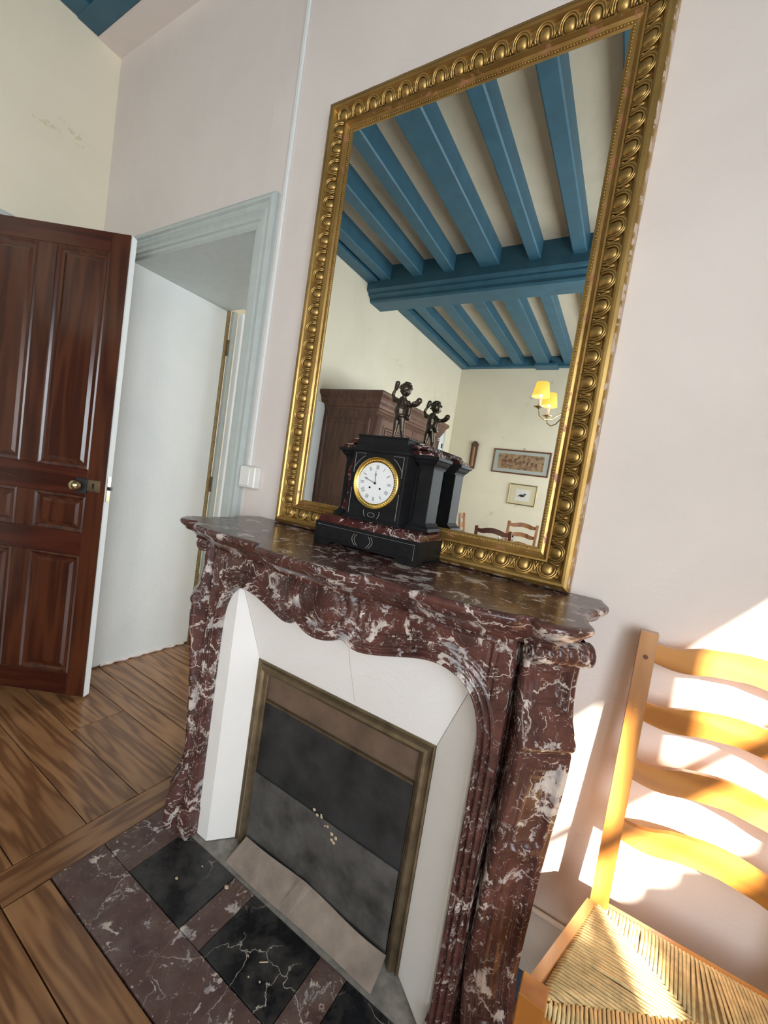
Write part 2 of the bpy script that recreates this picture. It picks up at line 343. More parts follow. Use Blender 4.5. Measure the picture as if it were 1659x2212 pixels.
# border run in front of the hearth (mitre at the corner)
fx = [-.60, -.70, -.86, -1.02, -1.2, -1.4]
for i in range(len(fx)-1):
    x0 = -.685-(i*.02); plank(-.805 if i else -.805, XR, fx[i+1], fx[i]) if i else None
plank(-.683, XR, -.70, -.592); 
plank(.56, XR, -.592, -.3); plank(.56, XR, -.3, 0)
yy = -1.4
while yy > YR+.05:
    y2 = max(YR, yy-.2); plank(XL, .1+rng.uniform(-.6, .6), y2, yy) ; yy = y2
# ceiling with beam and joists
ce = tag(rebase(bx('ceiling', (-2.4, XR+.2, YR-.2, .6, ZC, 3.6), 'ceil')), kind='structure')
mb = MB(); prof = [(.205, 3.52), (.205, 3.30), (.19, 3.285), (.165, 3.278), (.165, 3.262), (.125, 3.24), (.125, 3.215), (.105, 3.20)]
poly = [(-2.735-h, z) for h, z in prof]+[(-2.735+h, z) for h, z in prof[::-1]]
mb.prism(poly, XL, XR, 'x'); mb.build('beam', 'blue', ce)
bx('wall_plate', (XL, -2.075, -2.53, -.125, 3.365, ZC), 'blue', ce, bev=.006); bx('wall_plate', (XL, -2.075, YR, -2.94, 3.365, ZC), 'blue', ce, bev=.006)
bx('wall_plate', (XL, XR, YR, YR+.10, 3.37, ZC), 'blue', ce, bev=.006)
bx('wall_plate', (XL, XR, -.20, -.103, 3.36, ZC), 'blue', ce, bev=.004)
bx('cornice', (XL, XR, -.103, 0.012, 3.355, ZC), 'wall', ce)
def joist(xa0, xa1, xb0, xb1, y0, y1, zb, cut=False):
    q = MB(); d = .009; R_ = []
    for (x0, x1, y) in ((xa0, xa1, y0), (xb0, xb1, y1)):
        R_.append([(x0, y, ZC), (x0, y, zb+d), (x0+d, y, zb), (x1-d, y, zb), (x1, y, zb+d), (x1, y, ZC)])
    q.loft(R_); q.build('joist', 'blue', ce)
J1 = [(-2.03, -1.915), (-1.66, -1.55), (-1.32, -1.21), (-.96, -.777), (-.522, -.42), (-.17, -.06), (.2, .31), (.58, .69), (.95, 1.13), (1.36, 1.47)]
for i, (a, b_) in enumerate(J1):
    s = [.0, .0, .025, .0, .0, 0, 0, 0, 0, 0][i]; joist(a+s, b_+s, a, b_, -.20, -2.535, 3.37)
J2 = [(-2.04, -1.90), (-1.69, -1.55), (-1.31, -1.17), (-.955, -.775), (-.585, -.46), (-.2, -.08), (.18, .3), (.56, .68), (.93, 1.1), (1.34, 1.46)]
for i, (a, b_) in enumerate(J2): joist(a+.02, b_+.02, a, b_, -2.935, YR, 3.40 if i != 3 else 3.375)
bx('trimmer', (-.98, -.66, YR, YR+.22, 3.345, 3.38), 'blue', ce, bev=.004)
# next room behind the passage
struct('wall_hall_left', (-3.5, -3.3, .6, 3.6, 0, 2.9), 'wally'); struct('wall_hall_right', (.6, .8, .62, 3.6, 0, 2.9), 'wally')
struct('wall_hall_far', (-3.5, -1.6, 3.4, 3.6, 0, 2.9), 'wally'); struct('wall_hall_far', (-.4, .8, 3.4, 3.6, 0, 2.9), 'wally')
struct('wall_hall_far', (-1.6, -.4, 3.4, 3.6, 2.3, 2.9), 'wally'); struct('wall_hall_far', (-1.6, -.4, 3.4, 3.6, 0, .7), 'wally')
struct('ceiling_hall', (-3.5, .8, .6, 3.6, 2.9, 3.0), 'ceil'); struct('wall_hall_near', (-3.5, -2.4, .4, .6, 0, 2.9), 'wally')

# passage lining, casings and a shade strip
r = thing('trim_1', '', '', (-1.35, .045, 0), kind='structure')
cp = [(0, 0), (0, .018), (.004, .027), (.014, .031), (.024, .030), (.030, .020), (.037, .020), (.043, .014), (.058, .019), (.066, .011), (.084, .013), (.088, .006), (.104, .008), (.112, .001), (.114, 0)]
frame_sweep((-1.965, -.795, 0, 2.338), cp, .012, r, 'door_casing', 'green', 'door')
bx('reveal_lining', (-1.862, -1.846, .011, .60, .012, 2.235), 'white', r)
bx('reveal_lining', (-.915, -.90, .011, .60, 0, 2.235), 'green', r)
bx('soffit_board', (-1.862, -.9, .011, .60, 2.225, 2.25), 'green', r)
MB().tube([(-1.846+.004*math.sin(i*1.7), .06+i*.027, .010+.004*math.sin(i*2.3)) for i in range(20)], .009, 6).build('cracked_filler', 'wall', r)
r = thing('trim_2', '', '', (XL, -.85, 0), kind='structure')
q = MB(); R_ = []
for (y, z, sy) in ((-1.325, 0, 1), (-1.325, 2.285, 1), (-.375, 2.285, -1), (-.375, 0, -1)):
    R_.append([(XL+h, y+sy*u, z-(u if z else 0)) for u, h in cp])
q.loft(R_); q.build('door_casing', 'green', r); bx('door_stop', (XL-.2, XL-.16, -1.21, -.48, 0, 2.2), 'white', r)
r = thing('shade_strip', '', '', (XL, -2.06, 0), kind='structure'); bx('casing_or_shade_board', (XL, XL+.03, -2.11, -1.97, 0, 1.98), 'white', r, bev=.003)  # white board stands in for a bluish shade gradient beside the armoire
r = thing('trim_4', '', '', (XL, -5.0, 0), kind='structure'); bx('casing_or_shade_board', (XL, XL+.035, -5.13, -4.70, 0, 2.32), 'green', r, bev=.003); bx('casing_panel', (XL+.03, XL+.045, -5.05, -4.9, .1, 2.2), 'white', r, bev=.003); bx('latch', (XL+.045, XL+.06, -5.02, -5.0, 1.98, 2.05), 'dark', r)
# skirting on the chimney breast, right of the fireplace
r = thing('baseboard_back', '', '', (.9, 0, 0), kind='structure')
bx('skirting_board', (.42, XR, -.012, 0, .075, .245), 'dado', r); MB().tube([(.42, -.012, .247), (XR, -.012, .247)], .007, 8).build('skirting_bead', 'dado', r)
bx('skirting_foot', (.42, XR, -.02, 0, 0, .075), 'skirt', r)
# far white door leaf standing open in the next room
d2 = thing('door_2', '', '', (-1.8, .64, 0), kind='structure')
bx('jamb_rebate', (-1.862, -1.842, .601, .625, 0, 2.25), 'pgold', d2); bx('door_leaf', (-1.815, -1.775, .665, 1.45, .01, 2.235), 'white', d2, bev=.003)
bx('leaf_edge', (-1.842, -1.817, .63, .66, .01, 2.235), 'green', d2)
for z in (2.0, 1.1, .25): bx('hinge', (-1.846, -1.828, .62, .66, z-.05, z+.05), 'brass', d2)
# brown door leaf, hinged on the left wall
ang = math.atan2(-.37, -.61)
d1 = thing('door_1', '', '', (-1.59, -.11, 0), ang, kind='structure')   # local +x runs from the free edge to the hinge, -y... front faces the camera
W_, T_ = .735, .038
def leafbox(name, x0, x1, z0, z1, y0=0, y1=T_, mat='door', bev=.002, par=None): return bx(name, (x0, x1, y0, y1, z0, z1), mat, par or d1, bev=bev, local=True)
leafbox('stile', 0, .085, .012, 2.225); leafbox('stile', W_-.085, W_, .012, 2.225)
for z0, z1 in ((.012, .122), (.71, .822), (1.0, 1.128), (2.138, 2.225)): leafbox('rail', .085, W_-.085, z0, z1, mat='doorx')
for z0, z1 in ((.122, .71), (.822, 1.0), (1.128, 2.138)):
    leafbox('mullion', .327, .412, z0, z1)
    for a, b_ in ((.085, .327), (.412, W_-.085)):
        p = leafbox('panel', a+.004, b_-.004, z0+.004, z1-.004, .010, T_-.010, bev=.0)
        q = MB(); rr = [[(a+u, h, z0+u), (b_-u, h, z0+u), (b_-u, h, z1-u), (a+u, h, z1-u)] for u, h in ((0, T_-.002), (.006, T_+.002), (.014, T_-.004), (.020, T_-.010))]
        q.loft(rr, cap=False); mk('panel_moulding', q.V, q.F, 'door', p, local=True)
        q = MB(); u = .045; q.loft([[(a+u-e, h, z0+u-e), (b_-u+e, h, z0+u-e), (b_-u+e, h, z1-u+e), (a+u-e, h, z1-u+e)] for e, h in ((.014, T_-.010), (0, T_-.004), (-.0005, T_-.004))]); mk('raised_field', q.V, q.F, 'door', p, local=True)
leafbox('painted_edge', -.006, .0005, .012, 2.225, -.001, T_-.006, 'white', .001)
lp = leafbox('lock_plate', .078, .130, 1.018, 1.088, T_, T_+.012, 'dark', .002)
leafbox('latch_case', .018, .10, 1.03, 1.085, T_, T_+.005, 'brass', .001, par=lp)
q = MB().lathe([(.007, 0), (.007, .015), (.014, .022), (.024, .032), (.027, .043), (.021, .055), (.004, .061)], (0, 0, 0), 16, 'y'); q.xf(Matrix.Translation((.106, T_+.006, 1.054))); q.build('knob', 'knobbrass', d1, smooth=True, local=True)
leafbox('keyhole', .045, .055, 1.045, 1.07, T_+.005, T_+.0065, 'ink', 0); leafbox('latch_bolt', -.022, -.006, 1.045, 1.062, .012, .026, 'dark', 0)
leafbox('strike_face', -.009, -.006, .99, 1.11, .008, .03, 'knobbrass', 0)

# ============================================================ HEARTH
hx0, hx1 = -.683, .556
he = thing('hearth', 'floor-level hearth of red marble slabs with inset black marble squares', 'hearth', (-.06, -.3, 0))
def slab(n, x0, x1, y0, y1, m, z=.004): return bx(n, (x0+.0012, x1-.0012, y0+.0012, y1-.0012, -.02, z), m, he, bev=.001)
slab('slab', hx0, hx1, -.590, -.449, 'rougef'); slab('slab', hx0, -.536, -.449, -.005, 'rougef'); slab('slab', .404, hx1, -.449, -.005, 'rougef')
for a, b_ in ((-.536, -.282), (-.195, .063), (.150, .404)): slab('tile', a, b_, -.449, -.262, 'noir')
for a, b_ in ((-.282, -.195), (.063, .150)): slab('strip', a, b_, -.449, -.262, 'rougef')
bx('cement_bed', (-.534, .402, -.2615, -.10, -.02, .002), 'dust', he)
q = MB()
for (x, y, s) in ((-.41, -.375, .004), (-.385, -.305, .0025), (-.275, -.30, .006), (-.05, -.41, .002), (-.02, -.40, .0025)):
    q.sphere((x, y, .006), s, 5, (1.3, 1, .6))
q.tube([(-.052, -.372, .006), (-.035, -.358, .006)], .0015, 5); tag(q.build('crumbs', 'chip', he), kind='stuff')

# ============================================================ FIREPLACE (red marble)
xm = -.068
fp = thing('fireplace', 'curved red marble fireplace surround with white veins under the gilt mirror', 'fireplace', (xm, -.15, 0.004))
ZB = .0045
def yface(h):  # serpentine front
    h = np.asarray(h, float); return -.272-.050*np.exp(-(h/.17)**2)-.012*np.exp(-((np.abs(h)-.33)/.1)**2)
# opening outline (half, h>=0), from the floor up and to the centre
half = [(.436, ZB), (.436, .45), (.436, .72), (.434, .77), (.426, .812), (.408, .853), (.380, .880), (.345, .894), (.310, .896), (.270, .888), (.220, .873), (.170, .860), (.130, .855), (.105, .859), (.088, .870), (.078, .876), (.068, .873), (.045, .863), (.02, .857), (0, .856)]
hp = np.array(half)
def resample(P, ds):
    d = np.r_[0, np.cumsum(np.hypot(*np.diff(P, axis=0).T))]; n = max(2, int(d[-1]/ds)); t = np.linspace(0, d[-1], n)
    return np.c_[np.interp(t, d, P[:, 0]), np.interp(t, d, P[:, 1])]
def smoothp(P, it=2):
    for _ in range(it):
        Q = [P[0]]
        for i in range(len(P)-1): Q += [P[i]*.75+P[i+1]*.25, P[i]*.25+P[i+1]*.75]
        Q.append(P[-1]); P = np.array(Q)
    return P
hc = smoothp(hp, 2); full = np.r_[hc*[-1, 1], hc[::-1][1:]]          # left bottom -> centre -> right bottom
Bs = resample(full, .0045)
seg = resample(full, .008)
def dist_to(P, Q):
    A = Q[:-1]; Bv = Q[1:]-A; L2 = (Bv**2).sum(1)+1e-12; out = np.full(len(P), 9.)
    for s0 in range(0, len(P), 4000):
        p = P[s0:s0+4000, None, :]; t = np.clip(((p-A)*Bv).sum(2)/L2, 0, 1); d = np.hypot(*np.moveaxis(p-(A+t[..., None]*Bv), 2, 0)); out[s0:s0+4000] = d.min(1)
    return out
def relief(P):
    """protrusion (m) of the carved face at (h, z)"""
    h, z = P[:, 0], P[:, 1]; d = dist_to(P, seg); r = np.zeros(len(P))
    r += -.010*np.clip(1-d/.006, 0, 1)**2
    r += .005*np.exp(-((d-.0085)/.0040)**2)-.007*np.exp(-((d-.0155)/.0016)**2)+.004*np.exp(-((d-.022)/.0045)**2)-.008*np.exp(-((d-.0305)/.0019)**2)+.002*np.exp(-((d-.036)/.003)**2)
    # medallion: domed oval, ring groove, raised ring
    e = np.hypot(h/.079, (z-.957)/.058); de = (e-1)*.066
    r += np.where(e < 1, .010*np.sqrt(np.clip(1-e**2, 0, 1))-.002, 0)
    r += -.009*np.exp(-((de-.0)/.0020)**2)-.006*np.exp(-((de+.012)/.0016)**2)+.0045*np.exp(-((de-.012)/.006)**2)
    # spandrel panels
    oc = np.hypot(h/.112, (z-.953)/.100); do = (oc-1)*.1
    dp = np.minimum.reduce([d-.046, .994-z, .448-np.abs(h), do]); top = z > .60
    dp = np.where(top, dp, -1)
    r += -.0075*np.exp(-((dp-.0)/.0019)**2)+.0045*np.exp(-((dp-.006)/.0035)**2)-.0055*np.exp(-((dp-.0125)/.0018)**2)-.003*np.clip(dp/.02, 0, 1)
    # jamb flutes
    jl = (z < .70) & (z > .12); r += np.where(jl, -.006*np.exp(-((d-.044)/.0018)**2), 0)
    r += .006*np.clip((z-1.0)/.012, 0, 1)
    return r
HW, ZT = .484, 1.022
# outer boundary point for every inner point
def outer(P):
    O = np.empty_like(P); cx, cz = .33, .80
    for i, (h, z) in enumerate(P):
        s = 1 if h >= 0 else -1; a = abs(h)
        if z < .70: O[i] = (s*HW, z)
        else: O[i] = (0, 0)
    return O
n = len(Bs); half_i = n//2
def side_outer(idx):   # idx from jamb bottom to centre: parameterise by arclength above z=.7
    pass
O = np.empty_like(Bs)
z7 = [i for i in range(n) if Bs[i, 1] > .70]; i0, i1 = z7[0], z7[-1]
for i in range(n):
    if i < i0: O[i] = (-HW, Bs[i, 1])
    elif i > i1: O[i] = (HW, Bs[i, 1])
per_side = (ZT-.70)+HW
cnt = i1-i0; arc = np.r_[0, np.cumsum(np.hypot(*np.diff(Bs[i0:i1+1], axis=0).T))]; arc /= arc[-1]
arc = np.where(arc < .5, .5*(2*arc)**1.0, arc)
for k_ in range(cnt+1):
    s = arc[k_]*2*per_side; sg = -1
    if s > per_side: s = 2*per_side-s; sg = 1
    O[i0+k_] = (sg*HW, .70+s) if s < ZT-.70 else (sg*(HW-(s-(ZT-.70))), ZT)
NT = 46; T = np.linspace(0, 1, NT)**1.1
grid = Bs[:, None, :]*(1-T[None, :, None])+O[:, None, :]*T[None, :, None]
flat = grid.reshape(-1, 2); Y = yface(flat[:, 0])-relief(flat)
V3 = np.c_[flat[:, 0]+xm, Y, flat[:, 1]].reshape(n, NT, 3)
def surround_part(name, a, b_):
    rows_ = b_-a; Vv = V3[a:b_].reshape(-1, 3); F = [(i*NT+j, i*NT+j+1, (i+1)*NT+j+1, (i+1)*NT+j) for i in range(rows_-1) for j in range(NT-1)]
    Vv = list(map(tuple, Vv)); base = len(Vv)                      # returns to the back of the slab along the opening
    for i in range(a, b_): Vv.append((Bs[i, 0]+xm, -.245, Bs[i, 1]+(.0 if Bs[i, 1] < .7 else .0)))
    for i in range(rows_-1): F.append((i*NT, (i+1)*NT, base+i+1, base+i))
    base2 = len(Vv)
    for i in range(a, b_): Vv.append((O[i, 0]+xm, -.20, O[i, 1]))
    for i in range(rows_-1): F.append((i*NT+NT-1, base2+i, base2+i+1, (i+1)*NT+NT-1))
    return mk(name, Vv, F, 'rouge', fp, smooth=True)
surround_part('jamb', 0, i0+1); surround_part('frieze', i0, i1+1); surround_part('jamb', i1, n)
bx('jamb_plinth', (xm+.433, xm+HW+.002, -.290, -.2, ZB, .10), 'rouge', fp, bev=.003); bx('jamb_plinth', (xm-HW-.002, xm-.433, -.290, -.2, ZB, .10), 'rouge', fp, bev=.003)
bx('backing', (xm-.495, xm-.455, -.2, -.002, ZB, 1.018), 'rouge', fp); bx('backing', (xm+.455, xm+.495, -.2, -.002, ZB, 1.018), 'rouge', fp); bx('backing', (xm-.455, xm+.455, -.244, -.12, .935, 1.018), 'rouge', fp)
# console pilasters, set askew at the corners
def zprof(z):
    zz = [0, .085, .115, .130, .148, .165, .205, .255, .355, .486, .646, .72, .756, .800, .828, .842, .855, .882, .929, .991, 1.03]
    dd = [.080, .082, .083, .080, .070, .060, .049, .042, .046, .053, .069, .077, .079, .079, .079, .072, .064, .058, .053, .056, .058]
    return np.interp(z, zz, dd)
def console(s):
    A = np.array([.476, -.245]); tv = np.array([.76, .65]); nv = np.array([.65, -.76]); w_ = .125
    zs = np.r_[np.linspace(ZB, 1.022, 210)]; us = np.linspace(0, 1, 44); Vv = []
    zf, uf = np.meshgrid(zs, us, indexing='ij'); x = uf*w_
    e = np.minimum(x, w_-x)
    prj = zprof(zf)
    # rounded arrises, ring moulding, recessed panels with bead
    rl = -.010*np.clip(1-e/.006, 0, 1)**2
    rl += .007*np.exp(-((zf-.812)/.011)**4)-.004*np.exp(-((zf-.829)/.0025)**2)-.003*np.exp(-((zf-.793)/.0025)**2)
    def panel(z0, z1, top=0, bot=0):
        u2 = (uf-.5)*2; zt = z1+top*(1-u2**2); zb = z0+bot*(1-u2**2)
        d_ = np.minimum.reduce([e-.024, zt-zf, zf-zb]); return -.009*np.clip(d_/.006, 0, 1)+.004*np.exp(-((d_+.003)/.0025)**2)+.004*np.exp(-((d_-.014)/.004)**2)
    rl += panel(.868, .965, -.012, .016)+panel(.585, .775, -.016, -.012)+panel(.16, .545, .01, 0)
    rl += .003*np.exp(-((x-.0625)/.012)**2)*((zf < .53) & (zf > .13))
    rl += .006*np.exp(-(((x-.045)/.010)**2+((zf-.575)/.012)**2)*2)+.005*np.exp(-(((x-.078)/.010)**2+((zf-.57)/.010)**2)*2)
    rl += .003*np.clip((.100-zf)/.004, 0, 1)
    P2 = A[None, None]+tv*x[..., None]+nv*(prj+rl)[..., None]
    V = np.concatenate([P2, zf[..., None]], 2).reshape(-1, 3); nu = len(us)
    F = [(i*nu+j, i*nu+j+1, (i+1)*nu+j+1, (i+1)*nu+j) for i in range(len(zs)-1) for j in range(nu-1)]
    V = V.tolist(); b1 = len(V)
    iL = [(A[0]-.004, -.165, z) for z in zs]; iR = [(A[0]+w_*.76-.035, -.01, z) for z in zs]; V += iL; b2 = len(V); V += iR
    for i in range(len(zs)-1):
        F.append((i*nu, (i+1)*nu, b1+i+1, b1+i)); F.append((i*nu+nu-1, b2+i, b2+i+1, (i+1)*nu+nu-1)); F.append((b1+i, b1+i+1, b2+i+1, b2+i))
    V = [(xm+s*v[0]+(0), v[1], v[2]) for v in V]
    V = [((v[0]), v[1], v[2]) for v in V]
    o = mk('console', V, F, 'rouge', fp, smooth=True)
    # scroll: ribbed roll under the shelf
    q = MB(); c0 = A+nv*.062; L_ = .128; prof = []
    for i in range(61):
        t = i/60; r_ = .0225+.0030*abs(math.sin(t*PI*5.5))**.5-(.006 if t < .14 or t > .93 else 0)*0-.010*max(0, (.10-t)/.10); prof.append((r_, t))
    rings = []
    for r_, t in prof:
        cx_, cy_ = c0+tv*(t*L_-.002); rings.append([(xm+s*(cx_+nv[0]*r_*math.cos(a)), cy_+nv[1]*r_*math.cos(a), .998+r_*math.sin(a)) for a in [2*PI*j/20 for j in range(20)]])
    q.loft(rings); sc = q.build('scroll', 'rouge', fp, smooth=True)
    for tt, sg in ((-.006, 1), (L_+.001, -1)):
        q = MB()
        for rr_ in (.017, .007):
            cx_, cy_ = c0+tv*(tt)
            q.tube([(xm+s*(cx_+nv[0]*rr_*math.cos(a)), cy_+nv[1]*rr_*math.cos(a), .998+rr_*math.sin(a)) for a in [2*PI*j/24 for j in range(25)]], .0028, 6, cap=False)
        q.build('scroll_eye', 'rouge', sc, smooth=True)
console(1); console(-1)
# shelf: plan outline (half) and edge moulding
ph = [(0, -.442), (.10, -.442), (.145, -.436), (.158, -.424), (.163, -.408), (.172, -.402), (.20, -.404), (.26, -.412), (.34, -.412), (.42, -.400), (.475, -.382), (.487, -.374), (.492, -.352), (.503, -.350), (.510, -.366), (.53, -.374), (.56, -.368), (.590, -.345), (.604, -.320), (.606, -.296), (.594, -.270), (.588, -.235), (.590, -.185), (.600, -.14), (.615, -.11), (.622, -.08), (.620, -.05), (.610, -.03), (.606, -.003)]
ph = smoothp(np.array(ph), 2); out = np.r_[ph[::-1]*[-1, 1], ph[1:]]; out = resample(out, .008)
tg = np.gradient(out, axis=0); tg /= np.hypot(*tg.T)[:, None]; nr = np.c_[tg[:, 1], -tg[:, 0]]
if nr[len(nr)//2, 1] > 0: nr = -nr
ep = [(0.014, 1.079), (.006, 1.0785), (.001, 1.075), (0, 1.070), (.002, 1.064), (.008, 1.058), (.014, 1.052), (.016, 1.047), (.022, 1.045), (.030, 1.040), (.040, 1.030), (.046, 1.026), (.046, 1.0185)]
rings = []
kern = np.hanning(23); kern /= kern.sum(); pad = np.r_[np.repeat(out[:1], 11, 0), out, np.repeat(out[-1:], 11, 0)]
blur = np.c_[np.convolve(pad[:, 0], kern, 'valid'), np.convolve(pad[:, 1], kern, 'valid')]; tb = np.gradient(blur, axis=0); tb /= np.hypot(*tb.T)[:, None]; nb_ = np.c_[tb[:, 1], -tb[:, 0]]
if nb_[len(nb_)//2, 1] > 0: nb_ = -nb_
for u, z in ep:
    wb = min(1, u/.035); q_ = (out*(1-wb)+blur*wb)-(nr*(1-wb)+nb_*wb)*u; q_[:, 1] = np.minimum(q_[:, 1], -.0015); rings.append([(xm+.013+a, b_, z) for a, b_ in q_])
mb = MB(); mb.loft(rings, cap=True, closed=True)
o = mb.build('shelf', 'rouge', fp)
for p_ in o.data.polygons: p_.use_smooth = len(p_.vertices) == 4

# firebox insert
fb = thing('firebox_insert', 'white plastered fireplace recess with brass frame and sooty iron shutter', 'fireplace insert', (-.07, -.15, .0045))
fx0, fx1, fz, fy = -.392, .252, .645, -.172
def quad(name, pts, mat, th=.006):
    P = [Vector(p) for p in pts]; nn = (P[1]-P[0]).cross(P[2]-P[0]).normalized()
    if nn.y < 0: nn = -nn
    MB().loft([P, [p+nn*th for p in P]]).build(name, mat, fb)
ol, orr, ot, oy = -.500, .364, .925, -.2435
z0 = .006
xa, xb = -.452, .355
quad('plaster_panel', [(fx0, fy, fz), (fx1, fy, fz), (xb, oy, ot), (xa, oy, ot)], 'plast')
quad('plaster_panel', [(fx0-.001, fy, z0), (fx0-.001, fy, fz), (xa-.001, oy, ot), (xa-.001, oy, z0)], 'plast')
quad('plaster_panel', [(fx1+.001, fy, z0), (fx1+.001, fy, fz), (xb+.001, oy, ot), (xb+.001, oy, z0)], 'plast')
quad('plaster_return', [(xa, oy, z0), (xa, oy, ot), (-.512, oy, ot), (-.512, oy, z0)], 'plast', .004); quad('plaster_return', [(xb, oy, z0), (xb, oy, ot), (.375, oy, ot), (.375, oy, z0)], 'plast', .004)
cr = [(a, fy-(b_-fz)*(.0715/.28), b_) for a, b_ in ((-.02, .865), (-.023, .82), (-.020, .765), (-.013, .725), (-.010, .70), (-.004, .655))]
MB().tube([(a, b_, c_) for a, b_, c_ in cr], .0007, 4).build('plaster_crack', 'line', fb)
bp = [(0, 0), (0, .016), (.004, .019), (.008, .014), (.012, .012), (.018, .020), (.026, .023), (.034, .018), (.040, .008), (.044, .006), (.046, 0)]
frame_sweep((fx0, fx1, z0, fz), bp, fy+.012, fb, 'brass_frame', 'brass', 'door')
ix0, ix1 = fx0+.046, fx1-.046
bx('lintel_plate', (ix0-.002, ix1+.002, -.158, -.150, .50, fz-.044), 'rust', fb)
bx('shutter_plate', (ix0, ix1, -.165, -.160, .262, .515), 'soot', fb, bev=.001)
bx('shutter_plate', (ix0, ix1, -.173, -.1665, .02, .268), 'soot2', fb, bev=.001)
bx('shutter_lip', (ix0, ix1, -.169, -.160, .512, .518), 'brass', fb)
q = MB(); yb = np.linspace(-.345, .215, 30); up_ = []; lo_ = []; 
for i, x in enumerate(yb):
    t = i/29; up_.append((x+.012*(1-t), -.183-.004*math.sin(9*t)-(.003 if abs(t-.46) < .03 else 0), .052+.006*math.sin(5*t)+(.005 if abs(t-.46) < .03 else 0))); lo_.append((x, -.250-.002*math.sin(7*t), .0055))
Vc = lo_+up_+[(a, b_+.004, c_-.003) for a, b_, c_ in up_]+[(a, b_+.006, .0045) for a, b_, c_ in lo_]; n3 = 30
F = [(i+k*n3, i+1+k*n3, i+1+(k+1)*n3, i+(k+1)*n3) for k in range(3) for i in range(n3-1)]
mk('metal_curb', Vc, F, 'ash', fb)
q = MB()
for i in range(11): q.sphere((-.085+rng.uniform(-.01, .035)+i*.008, -.1745, .285-.006*i+rng.uniform(-.01, .012)), rng.uniform(.003, .0065), 5, (1, .3, .9))
tag(q.build('plaster_splashes', 'chip', fb), kind='stuff')

# ============================================================ MIRROR
mx0, mx1, mz0, mz1 = -.540, .475, 1.0815, 2.545
mr = thing('mirror', 'tall worn gilt mirror with egg-and-dart frame standing on the red marble mantelpiece', 'mirror', ((mx0+mx1)/2, 0, mz0))
yw_ = -.0015
frame_sweep((mx0, mx1, mz0, mz1), [(0, 0), (0, .036), (.0025, .043), (.006, .047), (.006, 0)], yw_, mr, 'outer_edge', 'goldf')
frame_sweep((mx0, mx1, mz0, mz1), [(.006, 0), (.006, .046), (.014, .050), (.020, .050), (.024, .046), (.028, .038), (.030, .034), (.060, .024), (.064, .029), (.068, .029), (.068, 0)], yw_, mr, 'frame', 'gold')
frame_sweep((mx0, mx1, mz0, mz1), [(.068, 0), (.068, .027), (.072, .019), (.078, .014), (.084, .016), (.086, .016), (.086, 0)], yw_, mr, 'cove', 'goldw')
frame_sweep((mx0, mx1, mz0, mz1), [(.086, 0), (.086, .017), (.091, .017), (.093, .015), (.103, .012), (.105, .0135), (.107, .011), (.107, .0)], yw_, mr, 'sight_edge', 'gold')
# egg and dart: shared meshes, local frame: x along the rail, y inward, z out of the wall
def uarc(r1, r2, n_=12): return [(r1*math.cos(PI+PI*i/n_), r2*math.sin(PI+PI*i/n_)) for i in range(n_+1)]
egg = MB(); rings = []
for k_ in range(6):
    a = k_/5*PI/2; ring = []
    for j in range(16):
        b_ = 2*PI*j/16; cb_, sb_ = math.cos(b_), math.sin(b_); x = .0150*math.copysign(abs(cb_)**.75, cb_); y = .0165*math.copysign(abs(sb_)**.8, sb_)
        ring.append((x*math.cos(a), y*math.cos(a)+.001, .0085*math.sin(a)))
    rings.append(ring)
egg.loft(rings)
ton = MB()
for (rx, ry, rr) in ((.0180, .0215, .0028), (.0235, .0275, .0030)):
    pts = [(-rx, .0145, .004)]+[(x, y, .004) for x, y in uarc(rx, ry*.86)]+[(rx, .0145, .004)]; ton.tube(pts, rr, 6)
for s in (-1, 1): ton.tube([(s*.0215, .0145, .004), (s*.026, .006, .005), (s*.029, -.004, .004), (s*.0295, -.014, .003)], [.003, .0026, .002, .0012], 6)
ton.sphere((.030, .012, .003), .004, 6, (.7, 1.1, 1))
me_e = egg.build('egg', 'gold', mr, smooth=True, local=True); me_t = ton.build('tongue', 'gold', mr, smooth=True, local=True)
e_mesh, t_mesh = me_e.data, me_t.data; bpy.data.objects.remove(me_e); bpy.data.objects.remove(me_t)
def rail_eggs(p0, p1, inward, nE):
    p0, p1 = Vector(p0), Vector(p1); d = (p1-p0); ux = d.normalized(); uy = Vector(inward); 
    nrm = Vector((0, -1, 0)); tiltq = .33
    uy2 = (uy*math.cos(tiltq)-nrm*math.sin(tiltq)).normalized(); uz = ux.cross(uy2)
    if uz.y > 0: ux = -ux; uz = ux.cross(uy2)
    for i in range(nE):
        p = p0+d*(i+.5)/nE; mt = Matrix((ux, uy2, uz)).transposed().to_4x4(); mt.translation = p-Vector(mr.location)
        for nm, me in (('egg', e_mesh), ('tongue', t_mesh)):
            o = bpy.data.objects.new(nm, me); C.objects.link(o); o.parent = mr; o.matrix_local = mt
yq = yw_-.0295; k_ = .046
rail_eggs((mx0+.03, yq, mz0+k_), (mx1-.03, yq, mz0+k_), (0, 0, 1), 16); rail_eggs((mx0+.03, yq, mz1-k_), (mx1-.03, yq, mz1-k_), (0, 0, -1), 16)
rail_eggs((mx0+k_, yq, mz0+.06), (mx0+k_, yq, mz1-.06), (1, 0, 0), 22); rail_eggs((mx1-k_, yq, mz0+.06), (mx1-k_, yq, mz1-.06), (-1, 0, 0), 22)
q = MB(); u = .088; z_ = yw_-.0185
def beads(a, b_):
    a, b_ = Vector(a), Vector(b_); nB = int((b_-a).length/.0075)
    for i in range(nB): q.sphere(a+(b_-a)*i/nB, .0028, 4)
beads((mx0+u, z_, mz0+u), (mx1-u, z_, mz0+u)); beads((mx0+u, z_, mz1-u), (mx1-u, z_, mz1-u)); beads((mx0+u, z_, mz0+u), (mx0+u, z_, mz1-u)); beads((mx1-u, z_, mz0+u), (mx1-u, z_, mz1-u))
